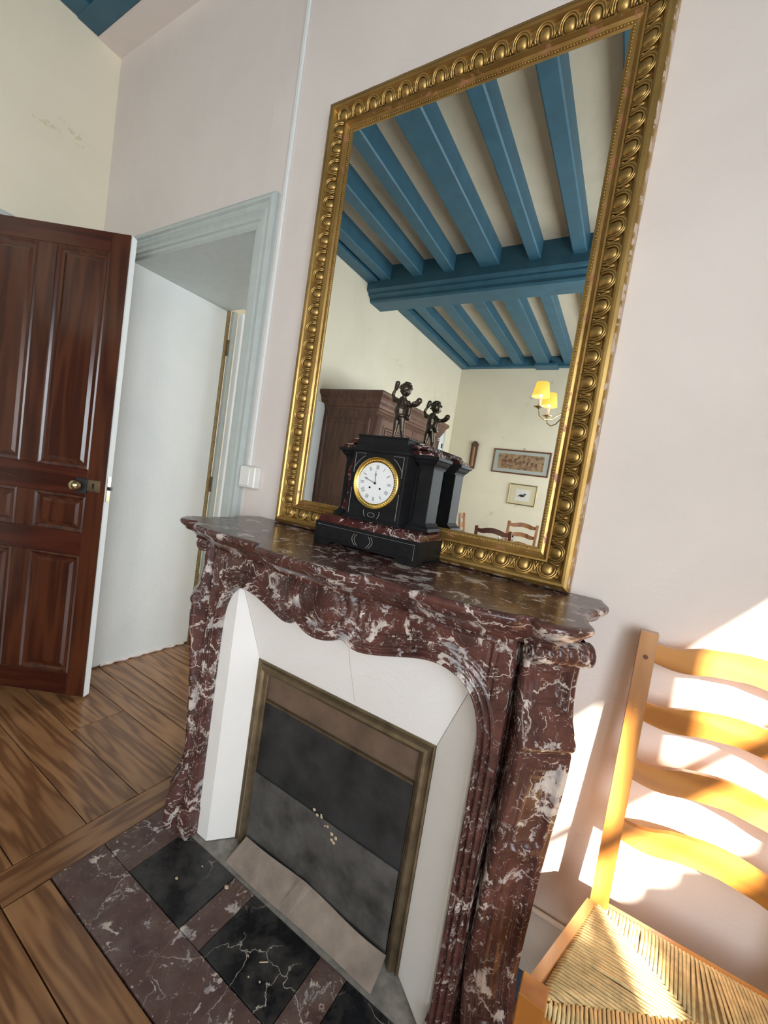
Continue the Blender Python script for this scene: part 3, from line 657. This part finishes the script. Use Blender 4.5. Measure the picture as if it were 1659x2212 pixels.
tag(q.build('bead_string', 'gold', mr, smooth=True), kind='stuff')
bx('glass', (mx0+.095, mx1-.095, -.0155, -.0095, mz0+.095, mz1-.095), 'mirror', mr)
bx('backboard', (mx0+.02, mx1-.02, -.009, -.002, mz0+.02, mz1-.02), 'pwood', mr)

# ============================================================ CLOCK
ZS = 1.0797
ck = thing('clock', 'black slate and red marble mantel clock with bronze cherub, before the mirror', 'clock', (-.042, -.125, ZS))
cx = -.041
def cb(name, x0, x1, y0, y1, z0, z1, mat='slate', bev=.0015, par=None): return bx(name, (cx+x0, cx+x1, y0, y1, z0, z1), mat, par or ck, bev=bev)
def chamf(name, x, y0, y1, z0, z1, dx, mat, n=1):
    q = MB(); q.loft([[(cx-x, y0, z0), (cx+x, y0, z0), (cx+x, y1, z0), (cx-x, y1, z0)], [(cx-x+dx*.25, y0+dx*.25, z0+(z1-z0)*.7), (cx+x-dx*.25, y0+dx*.25, z0+(z1-z0)*.7), (cx+x-dx*.25, y1, z0+(z1-z0)*.7), (cx-x+dx*.25, y1, z0+(z1-z0)*.7)], [(cx-x+dx, y0+dx, z1), (cx+x-dx, y0+dx, z1), (cx+x-dx, y1, z1), (cx-x+dx, y1, z1)]])
    return q.build(name, mat, ck)
yb0 = -.052
# base with cut-out feet
poly = [(-.171, ZS), (-.120, ZS), (-.108, ZS+.012), (.108, ZS+.012), (.120, ZS), (.171, ZS), (.171, 1.145), (-.171, 1.145)]
MB().prism([(cx+a, b_) for a, b_ in poly], -.203, -.196).build('base', 'slate', ck)
q = MB(); q.box(cx-.171, cx+.171, -.196, yb0, ZS+.012, 1.145)
for s in (-1, 1): q.box(cx+s*.1455-.0255, cx+s*.1455+.0255, -.196, -.165, ZS, ZS+.012).box(cx+s*.1455-.0255, cx+s*.1455+.0255, -.083, yb0, ZS, ZS+.012)
q.build('base_block', 'slate', ck); 
cb('plinth_panel', -.155, .155, -.2055, -.203, ZS+.018, 1.138)
chamf('marble_step', .167, -.199, yb0, 1.145, 1.168, .016, 'clockm')
cb('body', -.088, .088, -.180, yb0, 1.168, 1.366)
cb('body_base', -.094, .094, -.186, yb0, 1.168, 1.176)
for s in (-1, 1):
    a, b_ = sorted((s*.088, s*.106)); cb('recess_wall', a, b_, -.12, yb0, 1.168, 1.345)
    a, b_ = sorted((s*.104, s*.146)); cb('column', a, b_, -.132, -.062, 1.186, 1.345)
    q = MB(); xs = s*.125
    for zz_ in ([(1.168, .036, .010), (1.176, .034, .008), (1.182, .026, .003), (1.190, .021, .0)], ): 
        q.loft([[(cx+xs-w2, -.132-g, z), (cx+xs+w2, -.132-g, z), (cx+xs+w2, -.055, z), (cx+xs-w2, -.055, z)] for z, w2, g in zz_])
    q.build('column_foot', 'slate', ck)
    q = MB(); q.loft([[(cx+xs-w2, -.132-g, z), (cx+xs+w2, -.132-g, z), (cx+xs+w2, -.052, z), (cx+xs-w2, -.052, z)] for z, w2, g in ((1.338, .021, 0), (1.345, .023, .002), (1.352, .030, .008), (1.360, .034, .013), (1.362, .039, .018), (1.370, .039, .018))]); q.build('column_head', 'slate', ck)
    # marble wave inlay hugging the body side
    if s > 0: continue
    pts = [(.112, 1.186), (.128, 1.19), (.120, 1.21), (.112, 1.24), (.116, 1.27), (.121, 1.30), (.114, 1.325), (.110, 1.34), (.104, 1.34), (.104, 1.186)]
    MB().prism([(cx+s*a2, b2) for a2, b2 in pts], -.150, -.134).build('marble_inlay', 'clockm', ck)
cb('cornice_front', -.094, .094, -.187, -.14, 1.362, 1.371, bev=.001)
chamf('marble_roof', .158, -.146, yb0, 1.371, 1.386, .022, 'clockm'); chamf('marble_roof', .132, -.150, yb0, 1.386, 1.404, .030, 'clockm')
q = MB(); q.loft([[(cx-.084, -.182, 1.371), (cx+.084, -.182, 1.371), (cx+.084, -.120, 1.371), (cx-.084, -.120, 1.371)], [(cx-.080, -.176, 1.385), (cx+.080, -.176, 1.385), (cx+.080, -.12, 1.385), (cx-.08, -.12, 1.385)], [(cx-.080, -.176, 1.404), (cx+.080, -.176, 1.404), (cx+.080, -.12, 1.404), (cx-.080, -.12, 1.404)]]); q.build('pediment', 'slate', ck)
cb('lid', -.083, .083, -.180, yb0, 1.404, 1.409, bev=.001)
# dial
dc = (cx+.002, -.181, 1.277); d0 = Vector(dc)
bz = MB().lathe([(.073, .002), (.073, -.004), (.071, -.007), (.069, -.007), (.066, -.004), (.060, -.004), (.0585, -.001), (.0565, .002)], dc, 72, 'y', cap=False).build('bezel', 'gilt2', ck, smooth=True)
q = MB()
for i in range(66):
    a = 2*PI*i/66; p = d0+Vector((.0630*math.cos(a), -.0045, .0630*math.sin(a))); q.sphere(p, .0021, 5)
q.build('bezel_beading', 'gilt2', bz, smooth=True)
dl = MB().lathe([(.0001, 0), (.0575, 0), (.0575, .002), (.0001, .002)], (dc[0], dc[1]-.003, dc[2]), 64, 'y').build('dial', 'enamel', ck)
yd = dc[1]-.0033
def stroke(q, ang, r0, r1, off, w_, sl=0):
    """bar in polar frame: radial from r0 to r1, tangential offset off (sl: slant)"""
    u = Vector((math.sin(ang), 0, math.cos(ang))); t = Vector((math.cos(ang), 0, -math.sin(ang)))
    a = d0+u*r0+t*(off-sl); b_ = d0+u*r1+t*(off+sl); wv = t*w_/2
    P = [a-wv, a+wv, b_+wv, b_-wv]; q.loft([[(p.x, yd+.0003, p.z) for p in P], [(p.x, yd, p.z) for p in P]])
num = ['XII', 'I', 'II', 'III', 'IIII', 'V', 'VI', 'VII', 'VIII', 'IX', 'X', 'XI']
for k_, s in enumerate(num):
    q = MB(); ang = k_*PI/6; wd = {'I': .0026, 'V': .0048, 'X': .0052}; tot = sum(wd[c] for c in s); x = -tot/2
    for c in s:
        m_ = x+wd[c]/2
        if c == 'I': stroke(q, ang, .0385, .0495, m_, .0010)
        elif c == 'V': stroke(q, ang, .0385, .0495, m_-.0009, .0011, -.0009); stroke(q, ang, .0385, .0495, m_+.0009, .0006, .0009)
        else: stroke(q, ang, .0385, .0495, m_, .0011, -.0017); stroke(q, ang, .0385, .0495, m_, .0006, .0017)
        x += wd[c]
    mk('numeral', q.V, q.F, 'ink', dl)
q = MB()
for i in range(60):
    a = i*PI/30; stroke(q, a, .0522, .0535, 0, .0007)
mk('minute_track', q.V, q.F, 'ink', dl)
def hand(name, ang, ln, ring):
    q = MB(); u = Vector((math.sin(ang), 0, math.cos(ang))); y_ = yd-.002
    P = lambda r_: (d0.x+u.x*r_, y_, d0.z+u.z*r_)
    q.tube([P(-.003), P(ring-.0026)], .0007, 6); q.tube([P(ring+.0026), P(ln)], [.0006, .0003], 6)
    c = P(ring); q.tube([(c[0]+.0026*math.cos(a), y_, c[2]+.0026*math.sin(a)) for a in [2*PI*j/14 for j in range(15)]], .0006, 5)
    mk(name, q.V, q.F, 'ink', dl)
hand('hour_hand', math.radians(356), .035, .0235); hand('minute_hand', math.radians(289), .041, .032)
MB().lathe([(.0032, 0), (.0032, -.003), (.0012, -.004)], (dc[0], yd-.001, dc[2]), 14, 'y').build('hand_boss', 'ink', dl)
for s in (-1, 1): MB().lathe([(.0030, 0), (.0030, -.0006)], (dc[0]+s*.0165, yd, dc[2]-.0135), 14, 'y').build('winding_hole', 'ink', dl)
# incised lines
q = MB(); ye = -.1803; Lr = .0006
def ln(pts, y_=ye): q.tube([(cx+a, y_, b_) for a, b_ in pts], Lr, 4)
for s in (-1, 1):
    ln([(s*.078, 1.300), (s*.078, 1.356), (s*.045, 1.356)]); ln([(s*.078*1., 1.300)]+[(s*.086*math.cos(a), 1.277+.086*math.sin(a)) for a in np.linspace(.42, 1.0, 10)])
    ln([(s*.078, 1.256), (s*.078, 1.184)]); ln([(s*(.020+.006*math.sin(a)), 1.180+.009*a) for a in np.linspace(0, 2.2, 8)])
    ln([(s*(.016+.010*math.sin((z-1.1)*95)), z) for z in np.linspace(1.098, 1.130, 12)], -.2058); ln([(s*(.024+.010*math.sin((z-1.1)*95)), z) for z in np.linspace(1.098, 1.130, 12)], -.2058)
ln([(.012*math.cos(a)*(1 if abs(math.cos(a)) < .8 else .95), 1.188+.006*math.sin(a)) for a in np.linspace(0, 2*PI, 20)])
ln([(-.16, 1.136), (.16, 1.136), (.16, 1.096)], -.2052)
q.build('incised_ornament', 'line', ck)
# bronze cherub standing on the lid
fg = Vector((cx+.012, -.120, 1.409))
def limb(q, pts, rs, n_=9):
    for i in range(len(pts)-1):
        a, b_ = Vector(pts[i]), Vector(pts[i+1]); st = max(2, int((b_-a).length/.0018))
        for k2 in range(st+1):
            t = k2/st; q.sphere(fg+a.lerp(b_, t), rs[i]*(1-t)+rs[i+1]*t, n_-1)
q = MB()
limb(q, [(-.013, 0, .006), (-.012, .002, .026), (-.010, 0, .052), (-.007, 0, .068)], [.0052, .0072, .0098, .011])
limb(q, [(.015, .004, .006), (.012, -.002, .028), (.008, 0, .052), (.006, 0, .068)], [.0052, .0070, .0096, .011])
limb(q, [(-.014, -.008, .003), (-.013, 0, .005)], [.004, .005]); limb(q, [(.018, -.007, .003), (.015, .003, .005)], [.004, .005])
limb(q, [(0, 0, .068), (-.002, -.004, .084), (-.001, 0, .100), (-.001, .001, .112)], [.0160, .0175, .0150, .0125])
limb(q, [(-.001, .001, .112), (.004, -.001, .124)], [.0075, .0070])
# raised arm holding a fold up to the head, and stretched arm
limb(q, [(-.012, 0, .110), (-.028, -.002, .112), (-.034, -.003, .128), (-.025, -.004, .146)], [.0062, .0056, .0050, .0042])
limb(q, [(-.025, -.004, .146), (-.022, -.006, .158)], [.0065, .0075])
limb(q, [(.011, 0, .108), (.026, .004, .098), (.040, -.008, .103)], [.0066, .0060, .0052])
for k2 in range(5): limb(q, [(.040, -.008, .103), (.045+.001*k2, -.012+.005*k2*.8, .108-.001*k2)], [.0026, .0018], 7)
limb(q, [(.037, .0, .100), (.046, .0, .104), (.052, .0, .112)], [.0065, .0080, .0088])
# head, cheeks, nose, brow
q.sphere(fg+Vector((.006, -.002, .142)), .0175, 14, (.95, 1, 1.08)); q.sphere(fg+Vector((.009, -.0175, .137)), .0032, 8); 
for s in (-1, 1): q.sphere(fg+Vector((.008+s*.007, -.013, .134)), .0055, 8)
q.sphere(fg+Vector((.009, -.0155, .1285)), .0040, 8); q.sphere(fg+Vector((-.011, .0, .138)), .0038, 7)
figure = q.build('figurine', 'bronze', ck, smooth=True)
rmod = figure.modifiers.new('remesh', 'REMESH'); rmod.mode = 'VOXEL'; rmod.voxel_size = .0011; rmod.use_smooth_shade = True
smod = figure.modifiers.new('smooth', 'SMOOTH'); smod.factor = .5; smod.iterations = 3
q = MB()
for i in range(70):
    a = rng.uniform(0, 2*PI); b_ = rng.uniform(.1, 1.45); v = Vector((math.cos(a)*math.sin(b_), math.sin(a)*math.sin(b_)+.25, math.cos(b_)))
    if v.y < -.45 and v.z < .75: continue
    q.sphere(fg+Vector((.006, -.002, .143))+v.normalized()*.0172, rng.uniform(.0028, .0045), 5)
hair = mk('hair', q.V, q.F, 'bronze', figure, smooth=True)
q = MB(); pts = [(.014, .006, .112), (.020, .010, .092), (.018, .011, .074), (.020, .006, .064), (.024, -.006, .066)]
q.tube([fg+Vector(p) for p in pts], [.005, .008, .0085, .007, .004], 8); q.tube([fg+Vector(p) for p in [(-.012, -.012, .074), (.002, -.0155, .068), (.018, -.010, .066)]], [.003, .005, .005], 8)
dr = mk('drapery', q.V, q.F, 'bronze', figure, smooth=True)
q = MB().lathe([(.0001, .004), (.014, .004), (.017, .001), (.017, 0), (.0001, 0)], (fg.x, fg.y, fg.z), 20); 
mk('foot_disc', q.V, q.F, 'bronze', figure)

# ============================================================ SMALL THINGS ON THE WALLS
sw = thing('light_switch', 'square white rocker light switch beside the door casing', 'light switch', (-.728, 0, 1.222))
bx('back_box', (-.773, -.686, -.034, -.0005, 1.182, 1.266), 'switch', sw, bev=.004); bx('rocker', (-.765, -.712, -.039, -.033, 1.19, 1.258), 'switch', sw, bev=.002)
o = tag(rebase(bx('cable_cover', (-.762, -.746, -.010, -.0005, 1.268, 3.35), 'white', bev=.002)), 'thin white cable cover running up the wall edge above the light switch', 'cable cover')
o = tag(rebase(bx('wall_vent', (.470, .527, -.010, -.0005, .725, .80), 'dark', bev=.002)), 'small dark metal plate on the wall just behind the fireplace right side', 'vent')

# ============================================================ LADDER-BACK CHAIR (near)
def make_chair(label, w_back=.40, w_front=.54, group=None, wood_='honey', woodx='honeyx', woody='honeyy', rush=True, near=True):
    """local: origin on the floor at the centre of the back legs, +y to the back, seat towards -y"""
    r = thing('ladder_back_chair', label, 'chair', (0, 0, 0), 0, group)
    hb, hf = w_back/2, w_front/2; zs_ = .455; D = .252
    bk = lambda z: .0+(.078*(z-zs_)/.59 if z > zs_ else -.0*(zs_-z))
    for s in (-1, 1):
        q = MB(); rings = []
        for z in (0, zs_, 1.043): 
            y_ = bk(z); x1, x0 = s*hb, s*(hb-.034); rings.append([(x0, y_-.014, z), (x1, y_-.014, z), (x1, y_+.014, z), (x0, y_+.014, z)])
        q.loft(rings); p = mk('back_post', q.V, q.F, wood_, r, local=True)
        if near:
            for zz_ in (.99, .875): mk('dowel', MB().lathe([(.005, 0), (.005, -.0008)], (s*(hb-.017), bk(zz_)-.0142, zz_), 12, 'y').V, MB().lathe([(.005, 0), (.005, -.0008)], (0, 0, 0), 12, 'y').F, 'pwood' if zz_ > .9 else wood_, p, local=True)
        MB().box(s*hf-.022, s*hf+.022, -D-.045, -D-.003, 0, .470, bev=.002).build('front_leg', wood_, r, local=True)
        q = MB(); a, b_ = s*(hb-.004), s*(hf+.004); q.loft([[(x-.009, y_, z1), (x+.009, y_, z1), (x+.009, y_, z2), (x-.009, y_, z2)] for x, y_, z1, z2 in ((a, -.012, .40, .458), (b_, -D-.004, .40, .458))]); mk('side_rail', q.V, q.F, woody, r, local=True)
        q = MB(); q.tube([(s*(hb-.017), 0, .2), (s*hf, -D-.02, .2)], .010, 8); mk('stretcher', q.V, q.F, woody, r, local=True)
    MB().box(-hb+.03, hb-.03, .0, .018, .425, .448).build('back_rail', woodx, r, local=True); MB().box(-hf+.02, hf-.02, -D-.036, -D-.018, .405, .44).build('front_rail', woodx, r, local=True)
    q = MB().tube([(-hf, -D-.024, .24), (hf, -D-.024, .24)], .011, 8); mk('stretcher', q.V, q.F, woodx, r, local=True)
    for zt in (1.0, .872, .745, .615):
        ns = 28; top = []; bot = []; xs = np.linspace(-hb+.028, hb-.028, ns)
        for x in xs:
            t = 1-abs(x)/(hb-.03); wv = math.sin(t*PI*1.5)
            top.append((x, zt+.022+.024*t*t*(3-2*t)-.006*math.sin(min(1, t*2)*PI))); bot.append((x, zt-.020+.010*t-.008*math.sin(min(1, t*1.6)*PI)-.004*math.sin(t*PI)))
        V = []; F = []
        for k2, yo in enumerate((-.006, .006)):
            for (x, z) in top+bot: V.append((x, bk(zt)+yo+.018*(1-(x/hb)**2), z))
        m_ = 2*ns
        for i in range(ns-1):
            F += [(i, i+1, ns+i+1, ns+i), (m_+i, m_+ns+i, m_+ns+i+1, m_+i+1), (i, m_+i, m_+i+1, i+1), (ns+i, ns+i+1, m_+ns+i+1, m_+ns+i)]
        F += [(0, ns, m_+ns, m_), (ns-1, m_+ns-1, m_+2*ns-1, 2*ns-1)]
        mk('slat', V, F, woodx, r, local=True)
    # rush seat: four fields of strands meeting on the diagonals
    if rush:
        BL, BR, FR, FL = Vector((-hb+.012, -.002, .452)), Vector((hb-.012, -.002, .452)), Vector((hf-.012, -D-.02, .452)), Vector((-hf+.012, -D-.02, .452))
        ce_ = (BL+BR+FL+FR)/4; cl, cr_ = ce_+Vector((-.03, 0, .004)), ce_+Vector((.03, 0, .004))
        def field(a, b_, c, d, nS, name='rush_field'):
            q = MB()
            for i in range(nS):
                t = (i+.5)/nS; p = a.lerp(b_, t)
                # end on the inner polyline a-c-d-b
                if t < .5: e_ = a.lerp(c, t*2) if (c-d).length < 1e-6 or True else c
                if (c-d).length > 1e-5:
                    f0 = .46
                    e_ = a.lerp(c, t/f0) if t < f0 else (c.lerp(d, (t-f0)/(1-2*f0)) if t < 1-f0 else d.lerp(b_, (t-1+f0)/f0))
                else: e_ = a.lerp(c, t*2) if t < .5 else c.lerp(b_, (t-.5)*2)
                dn = Vector((0, 0, -1)); out_ = (p-e_); out_.z = 0
                if out_.length > 1e-5: out_.normalize()
                wob = Vector((rng.normal(0, .0006), rng.normal(0, .0006), rng.normal(0, .0006)))
                mid = p.lerp(e_, .5)+Vector((0, 0, .003))+wob
                q.tube([p+out_*.004+dn*.014, p+out_*.004+dn*.003, p-out_*.006+Vector((0, 0, .002)), mid, e_+Vector((0, 0, .001))], [.0030, .0032, .0034+rng.uniform(-.0004, .0004), .0033, .0030], 6)
            o = mk(name, q.V, q.F, 'rush', r, smooth=True, local=True); tag(o, kind='stuff')
        k2 = 1 if near else .4
        field(BL, BR, cl, cr_, int(58*k2)); field(FR, FL, cr_, cl, int(76*k2)); field(FL, BL, cl, cl, int(40*k2)); field(BR, FR, cr_, cr_, int(40*k2))
        q = MB().loft([[(p.x, p.y, z) for p in (BL, BR, FR, FL)] for z in (.438, .449)]); mk('rush_padding', q.V, q.F, 'rush', r, local=True)
    return r
ch = make_chair('honey-coloured wooden ladder-back chair with woven rush seat against the sunlit wall')
ch.location = (.834, -.124, 0)

# ============================================================ WHAT THE MIRROR SHOWS
def ym(v): return -.03-v
# armoire on the left wall
ax0, ax1, ay0, ay1 = XL+.002, -1.535, ym(3.50), ym(2.06)
ar = thing('armoire', 'tall dark brown carved wooden armoire seen in the mirror against the cream wall', 'armoire', (-1.87, (ay0+ay1)/2, 0))
bx('carcass', (ax0, ax1-.02, ay0, ay1, .10, 1.98), 'arm', ar, bev=.003); bx('plinth', (ax0, ax1+.02, ay0-.02, ay1+.02, 0, .12), 'arm', ar, bev=.004)
q = MB(); pr = [(0, 1.93), (.006, 1.94), (.006, 1.955), (.016, 1.96), (.022, 1.985), (.038, 2.01), (.042, 2.03), (.055, 2.05), (.075, 2.07), (.078, 2.095), (.07, 2.105)]
q.loft([[(ax0, ay0-g, z), (ax1+g*.9, ay0-g, z), (ax1+g*.9, ay1+g, z), (ax0, ay1+g, z)] for g, z in pr]); q.build('cornice', 'arm', ar)
for (z0_, z1_) in ((.2, .95), (1.03, 1.86)):
    q = MB(); q.loft([[(ax0+.06+u, ay1+h, z0_+u), (ax1-.07-u, ay1+h, z0_+u), (ax1-.07-u, ay1+h, z1_-u), (ax0+.06+u, ay1+h, z1_-u)] for u, h in ((0, 0.0005), (.004, .010), (.014, .012), (.022, .004), (.06, .004), (.065, .010), (.066, .010))]); q.build('side_panel', 'arm', ar)
for k2 in (0, 1):
    a = ay0+.06+k2*(ay1-ay0-.12)/2; b_ = a+(ay1-ay0-.12)/2-.01
    dr_ = bx('door', (ax1-.018, ax1, a, b_, .16, 1.90), 'arm', ar, bev=.002)
    for (z0_, z1_) in ((.24, .95), (1.05, 1.82)):
        q = MB()
        for (w0, hh) in ((.05, .010), (.075, .016), (.10, .008), (.13, .014), (.16, .004)):
            q.loft([[(ax1+h_, a+u, z0_+u-.05), (ax1+h_, b_-u, z0_+u-.05), (ax1+h_, b_-u, z1_-u+.05), (ax1+h_, a+u, z1_-u+.05)] for u, h_ in ((w0, 0), (w0+.003, hh), (w0+.016, hh), (w0+.02, 0))], cap=False)
        mk('panel_moulding', q.V, q.F, 'arm', dr_)
for k2, zz_ in enumerate((1.885, 1.905)):
    q = MB(); q.tube([(ax1+.006, ay0+.01, zz_), (ax1+.006, ay1-.01, zz_)], .006, 6); q.build('frieze_bead', 'arm', ar)
for y_ in (ay1-.035, ay0+.035):
    q = MB()
    for k2 in range(3): q.tube([(ax1+.002, y_-.015+.015*k2, .14), (ax1+.002, y_-.015+.015*k2, 1.88)], .005, 6)
    q.build('reeded_pilaster', 'arm', ar)
bx('brass_lock', (ax1, ax1+.006, (ay0+ay1)/2-.015, (ay0+ay1)/2+.015, .98, 1.1), 'knobbrass', ar)
# pictures on the rear wall
def picture(name, label, x0, x1, z0_, z1_, fw, fmat, mmat, ix0_, ix1_, iz0, iz1, art):
    r = thing(name, label, 'picture', ((x0+x1)/2, YR, z0_)); y_ = YR
    q = MB(); q.loft([[(x0+u, y_+h, z0_+u), (x1-u, y_+h, z0_+u), (x1-u, y_+h, z1_-u), (x0+u, y_+h, z1_-u)] for u, h in ((0, .001), (0, .018), (fw*.4, .022), (fw, .016), (fw, .008))], cap=False); q.build('frame', fmat, r)
    bx('mount', (x0+fw*.6, x1-fw*.6, y_+.002, y_+.010, z0_+fw*.6, z1_-fw*.6), mmat, r); pr_ = bx('print', (ix0_, ix1_, y_+.010, y_+.0115, iz0, iz1), art, r)
    return r, pr_
p1, pp = picture('framed_print', 'long framed print with a horse-drawn coach, seen in the mirror', -1.412, -.54, 1.733, 2.108, .022, 'pwood', 'mat1', -1.325, -.63, 1.805, 2.04, 'print')
q = MB(); yq = YR+.0122
for i, (x, z, sx_, sz_) in enumerate([(-1.22, 1.93, .045, .022), (-1.14, 1.94, .03, .03), (-1.06, 1.95, .02, .03), (-.98, 1.92, .02, .028), (-.93, 1.93, .018, .024), (-.87, 1.91, .02, .026), (-.8, 1.91, .02, .026), (-.74, 1.90, .02, .024)]): q.sphere((x, yq, z), 1, 7, (sx_, .001, sz_)); q.tube([(x-.01, yq, z), (x-.014, yq, z-.05)], .003, 4); q.tube([(x+.012, yq, z), (x+.016, yq, z-.05)], .003, 4)
for x in (-1.24, -1.17): q.tube([(x+.026*math.cos(a), yq, 1.89+.026*math.sin(a)) for a in np.linspace(0, 2*PI, 14)], .003, 4)
mk('coach_and_horses', q.V, q.F, 'pwood', pp)
q = MB().tube([(-.955, YR+.004, 2.10), (-.955, YR+.006, 2.135), (-.945, YR+.012, 2.145), (-.94, YR+.01, 2.13)], .003, 6); q.build('hook', 'dark', p1)
p2, pp = picture('framed_drawing', 'small framed drawing of a crouching bird below the long print', -1.077, -.652, 1.268, 1.590, .016, 'pgold', 'mat2', -.975, -.752, 1.335, 1.515, 'paper')
q = MB(); q.sphere((-.87, yq, 1.415), 1, 9, (.045, .001, .020)); q.sphere((-.828, yq, 1.44), 1, 8, (.018, .001, .014)); q.tube([(-.905, yq, 1.41), (-.93, yq, 1.398)], [.008, .003], 5); q.tube([(-.815, yq, 1.442), (-.80, yq, 1.438)], [.004, .001], 5)
for k2 in (-.01, .012): q.tube([(-.868+k2, yq, 1.40), (-.866+k2, yq, 1.385)], .002, 4)
mk('drawn_bird', q.V, q.F, 'dark', pp)
bg_ = thing('wall_barometer', 'narrow carved brown wooden barometer case on the wall behind the clock reflection', 'barometer', (-1.745, YR, 1.72))
q = MB(); q.prism([(-1.79, 1.74), (-1.70, 1.74), (-1.69, 2.12), (-1.68, 2.15), (-1.70, 2.16), (-1.715, 2.185), (-1.745, 2.195), (-1.775, 2.185), (-1.79, 2.16), (-1.81, 2.15), (-1.80, 2.12)], YR+.001, YR+.03); q.build('case', 'arm', bg_)
bx('tube_panel', (-1.765, -1.725, YR+.03, YR+.036, 1.78, 2.10), 'redoak', bg_, bev=.003)
# chandelier hanging behind the camera
chx, chy, chz = -.055, ym(3.20), 2.20
cl_ = thing('chandelier', 'brass chandelier with yellow shaded candle lamps seen in the mirror', 'chandelier', (chx, chy, chz))
q = MB().lathe([(.004, -.10), (.02, -.085), (.03, -.06), (.014, -.03), (.012, .02), (.026, .05), (.010, .08), (.007, .2), (.007, 1.30)], (chx, chy, chz), 16); q.build('stem', 'knobbrass', cl_, smooth=True)
for k2 in range(5):
    a = math.radians(213-72*k2+0); c_, s_ = math.cos(a), math.sin(a); c_, s_ = (math.cos(math.radians(146-72*k2)), math.sin(math.radians(146-72*k2)))
    P = lambda r_, z: (chx+c_*r_, chy+s_*r_, chz+z)
    arm_ = MB().tube([P(.01, .0), P(.06, .04), P(.12, .0), P(.19, -.06), P(.26, -.075), P(.32, -.04), P(.335, .03)], .006, 8).build('arm', 'knobbrass', cl_, smooth=True)
    c0 = P(.335, .03); MB().lathe([(.008, -.012), (.03, 0), (.052, .008), (.050, .010), (.012, .006)], c0, 18).build('drip_pan', 'knobbrass', arm_, smooth=True)
    MB().lathe([(.0145, .0), (.0145, .085), (.006, .087)], (c0[0], c0[1], c0[2]+.008), 12).build('candle_tube', 'paper', arm_)
    MB().sphere((c0[0], c0[1], c0[2]+.125), .020, 8, (.8, .8, 1.3)).build('bulb', 'bulb', arm_, smooth=True)
    q = MB(); q.lathe([(.083, .105), (.058, .24), (.0565, .24), (.0815, .105)], c0, 28, cap=False); q.build('shade', 'shade', arm_, smooth=True)
# dining chairs and table reflected at the bottom of the glass
tb = thing('dining_table', 'wooden dining table standing among the reflected chairs', 'table', (-.62, ym(3.75), 0))
bx('table_top', (-1.0, -.30, ym(4.05), ym(3.50), .72, .75), 'arm', tb, bev=.004)
for x in (-.95, -.35):
    for y_ in (ym(4.0), ym(3.55)): bx('leg', (x-.03, x+.03, y_-.03, y_+.03, 0, .72), 'arm', tb, bev=.003)
def placed(label, x, y_, rz, wd, sc=1):
    r = make_chair(label, .40, .48, None, wd, wd, wd, True, False); r.location = (x, y_, 0); r.rotation_euler = (0, 0, rz); r.scale = (sc, sc, sc); return r
placed('reddish ladder-back chair at the far side of the table, right in the mirror', -.58, ym(4.38), PI, 'redoak')
placed('reddish ladder-back chair seen side-on, leftmost in the mirror', -1.30, ym(4.3), PI*.5-.18, 'redoak')
c2 = placed('dark brown chair with straight top rail, lowest in the mirror', -.575, ym(3.12), 0, 'dkchair', .955)
for i, (x, y_) in enumerate(((-.52, ym(3.6)), (-.66, ym(3.75)))):
    q = MB().lathe([(.03, .0), (.03, .003), (.004, .008), (.004, .07), (.03, .09), (.038, .13), (.033, .17), (.031, .17), (.036, .13), (.028, .092), (.002, .075)], (x, y_, .7505), 18); o = q.build('wine_glass', 'glass', smooth=True)
    rebase(o); tag(o, 'clear stemmed glass standing on the reflected dining table', 'glass', 'glasses on the dining table')
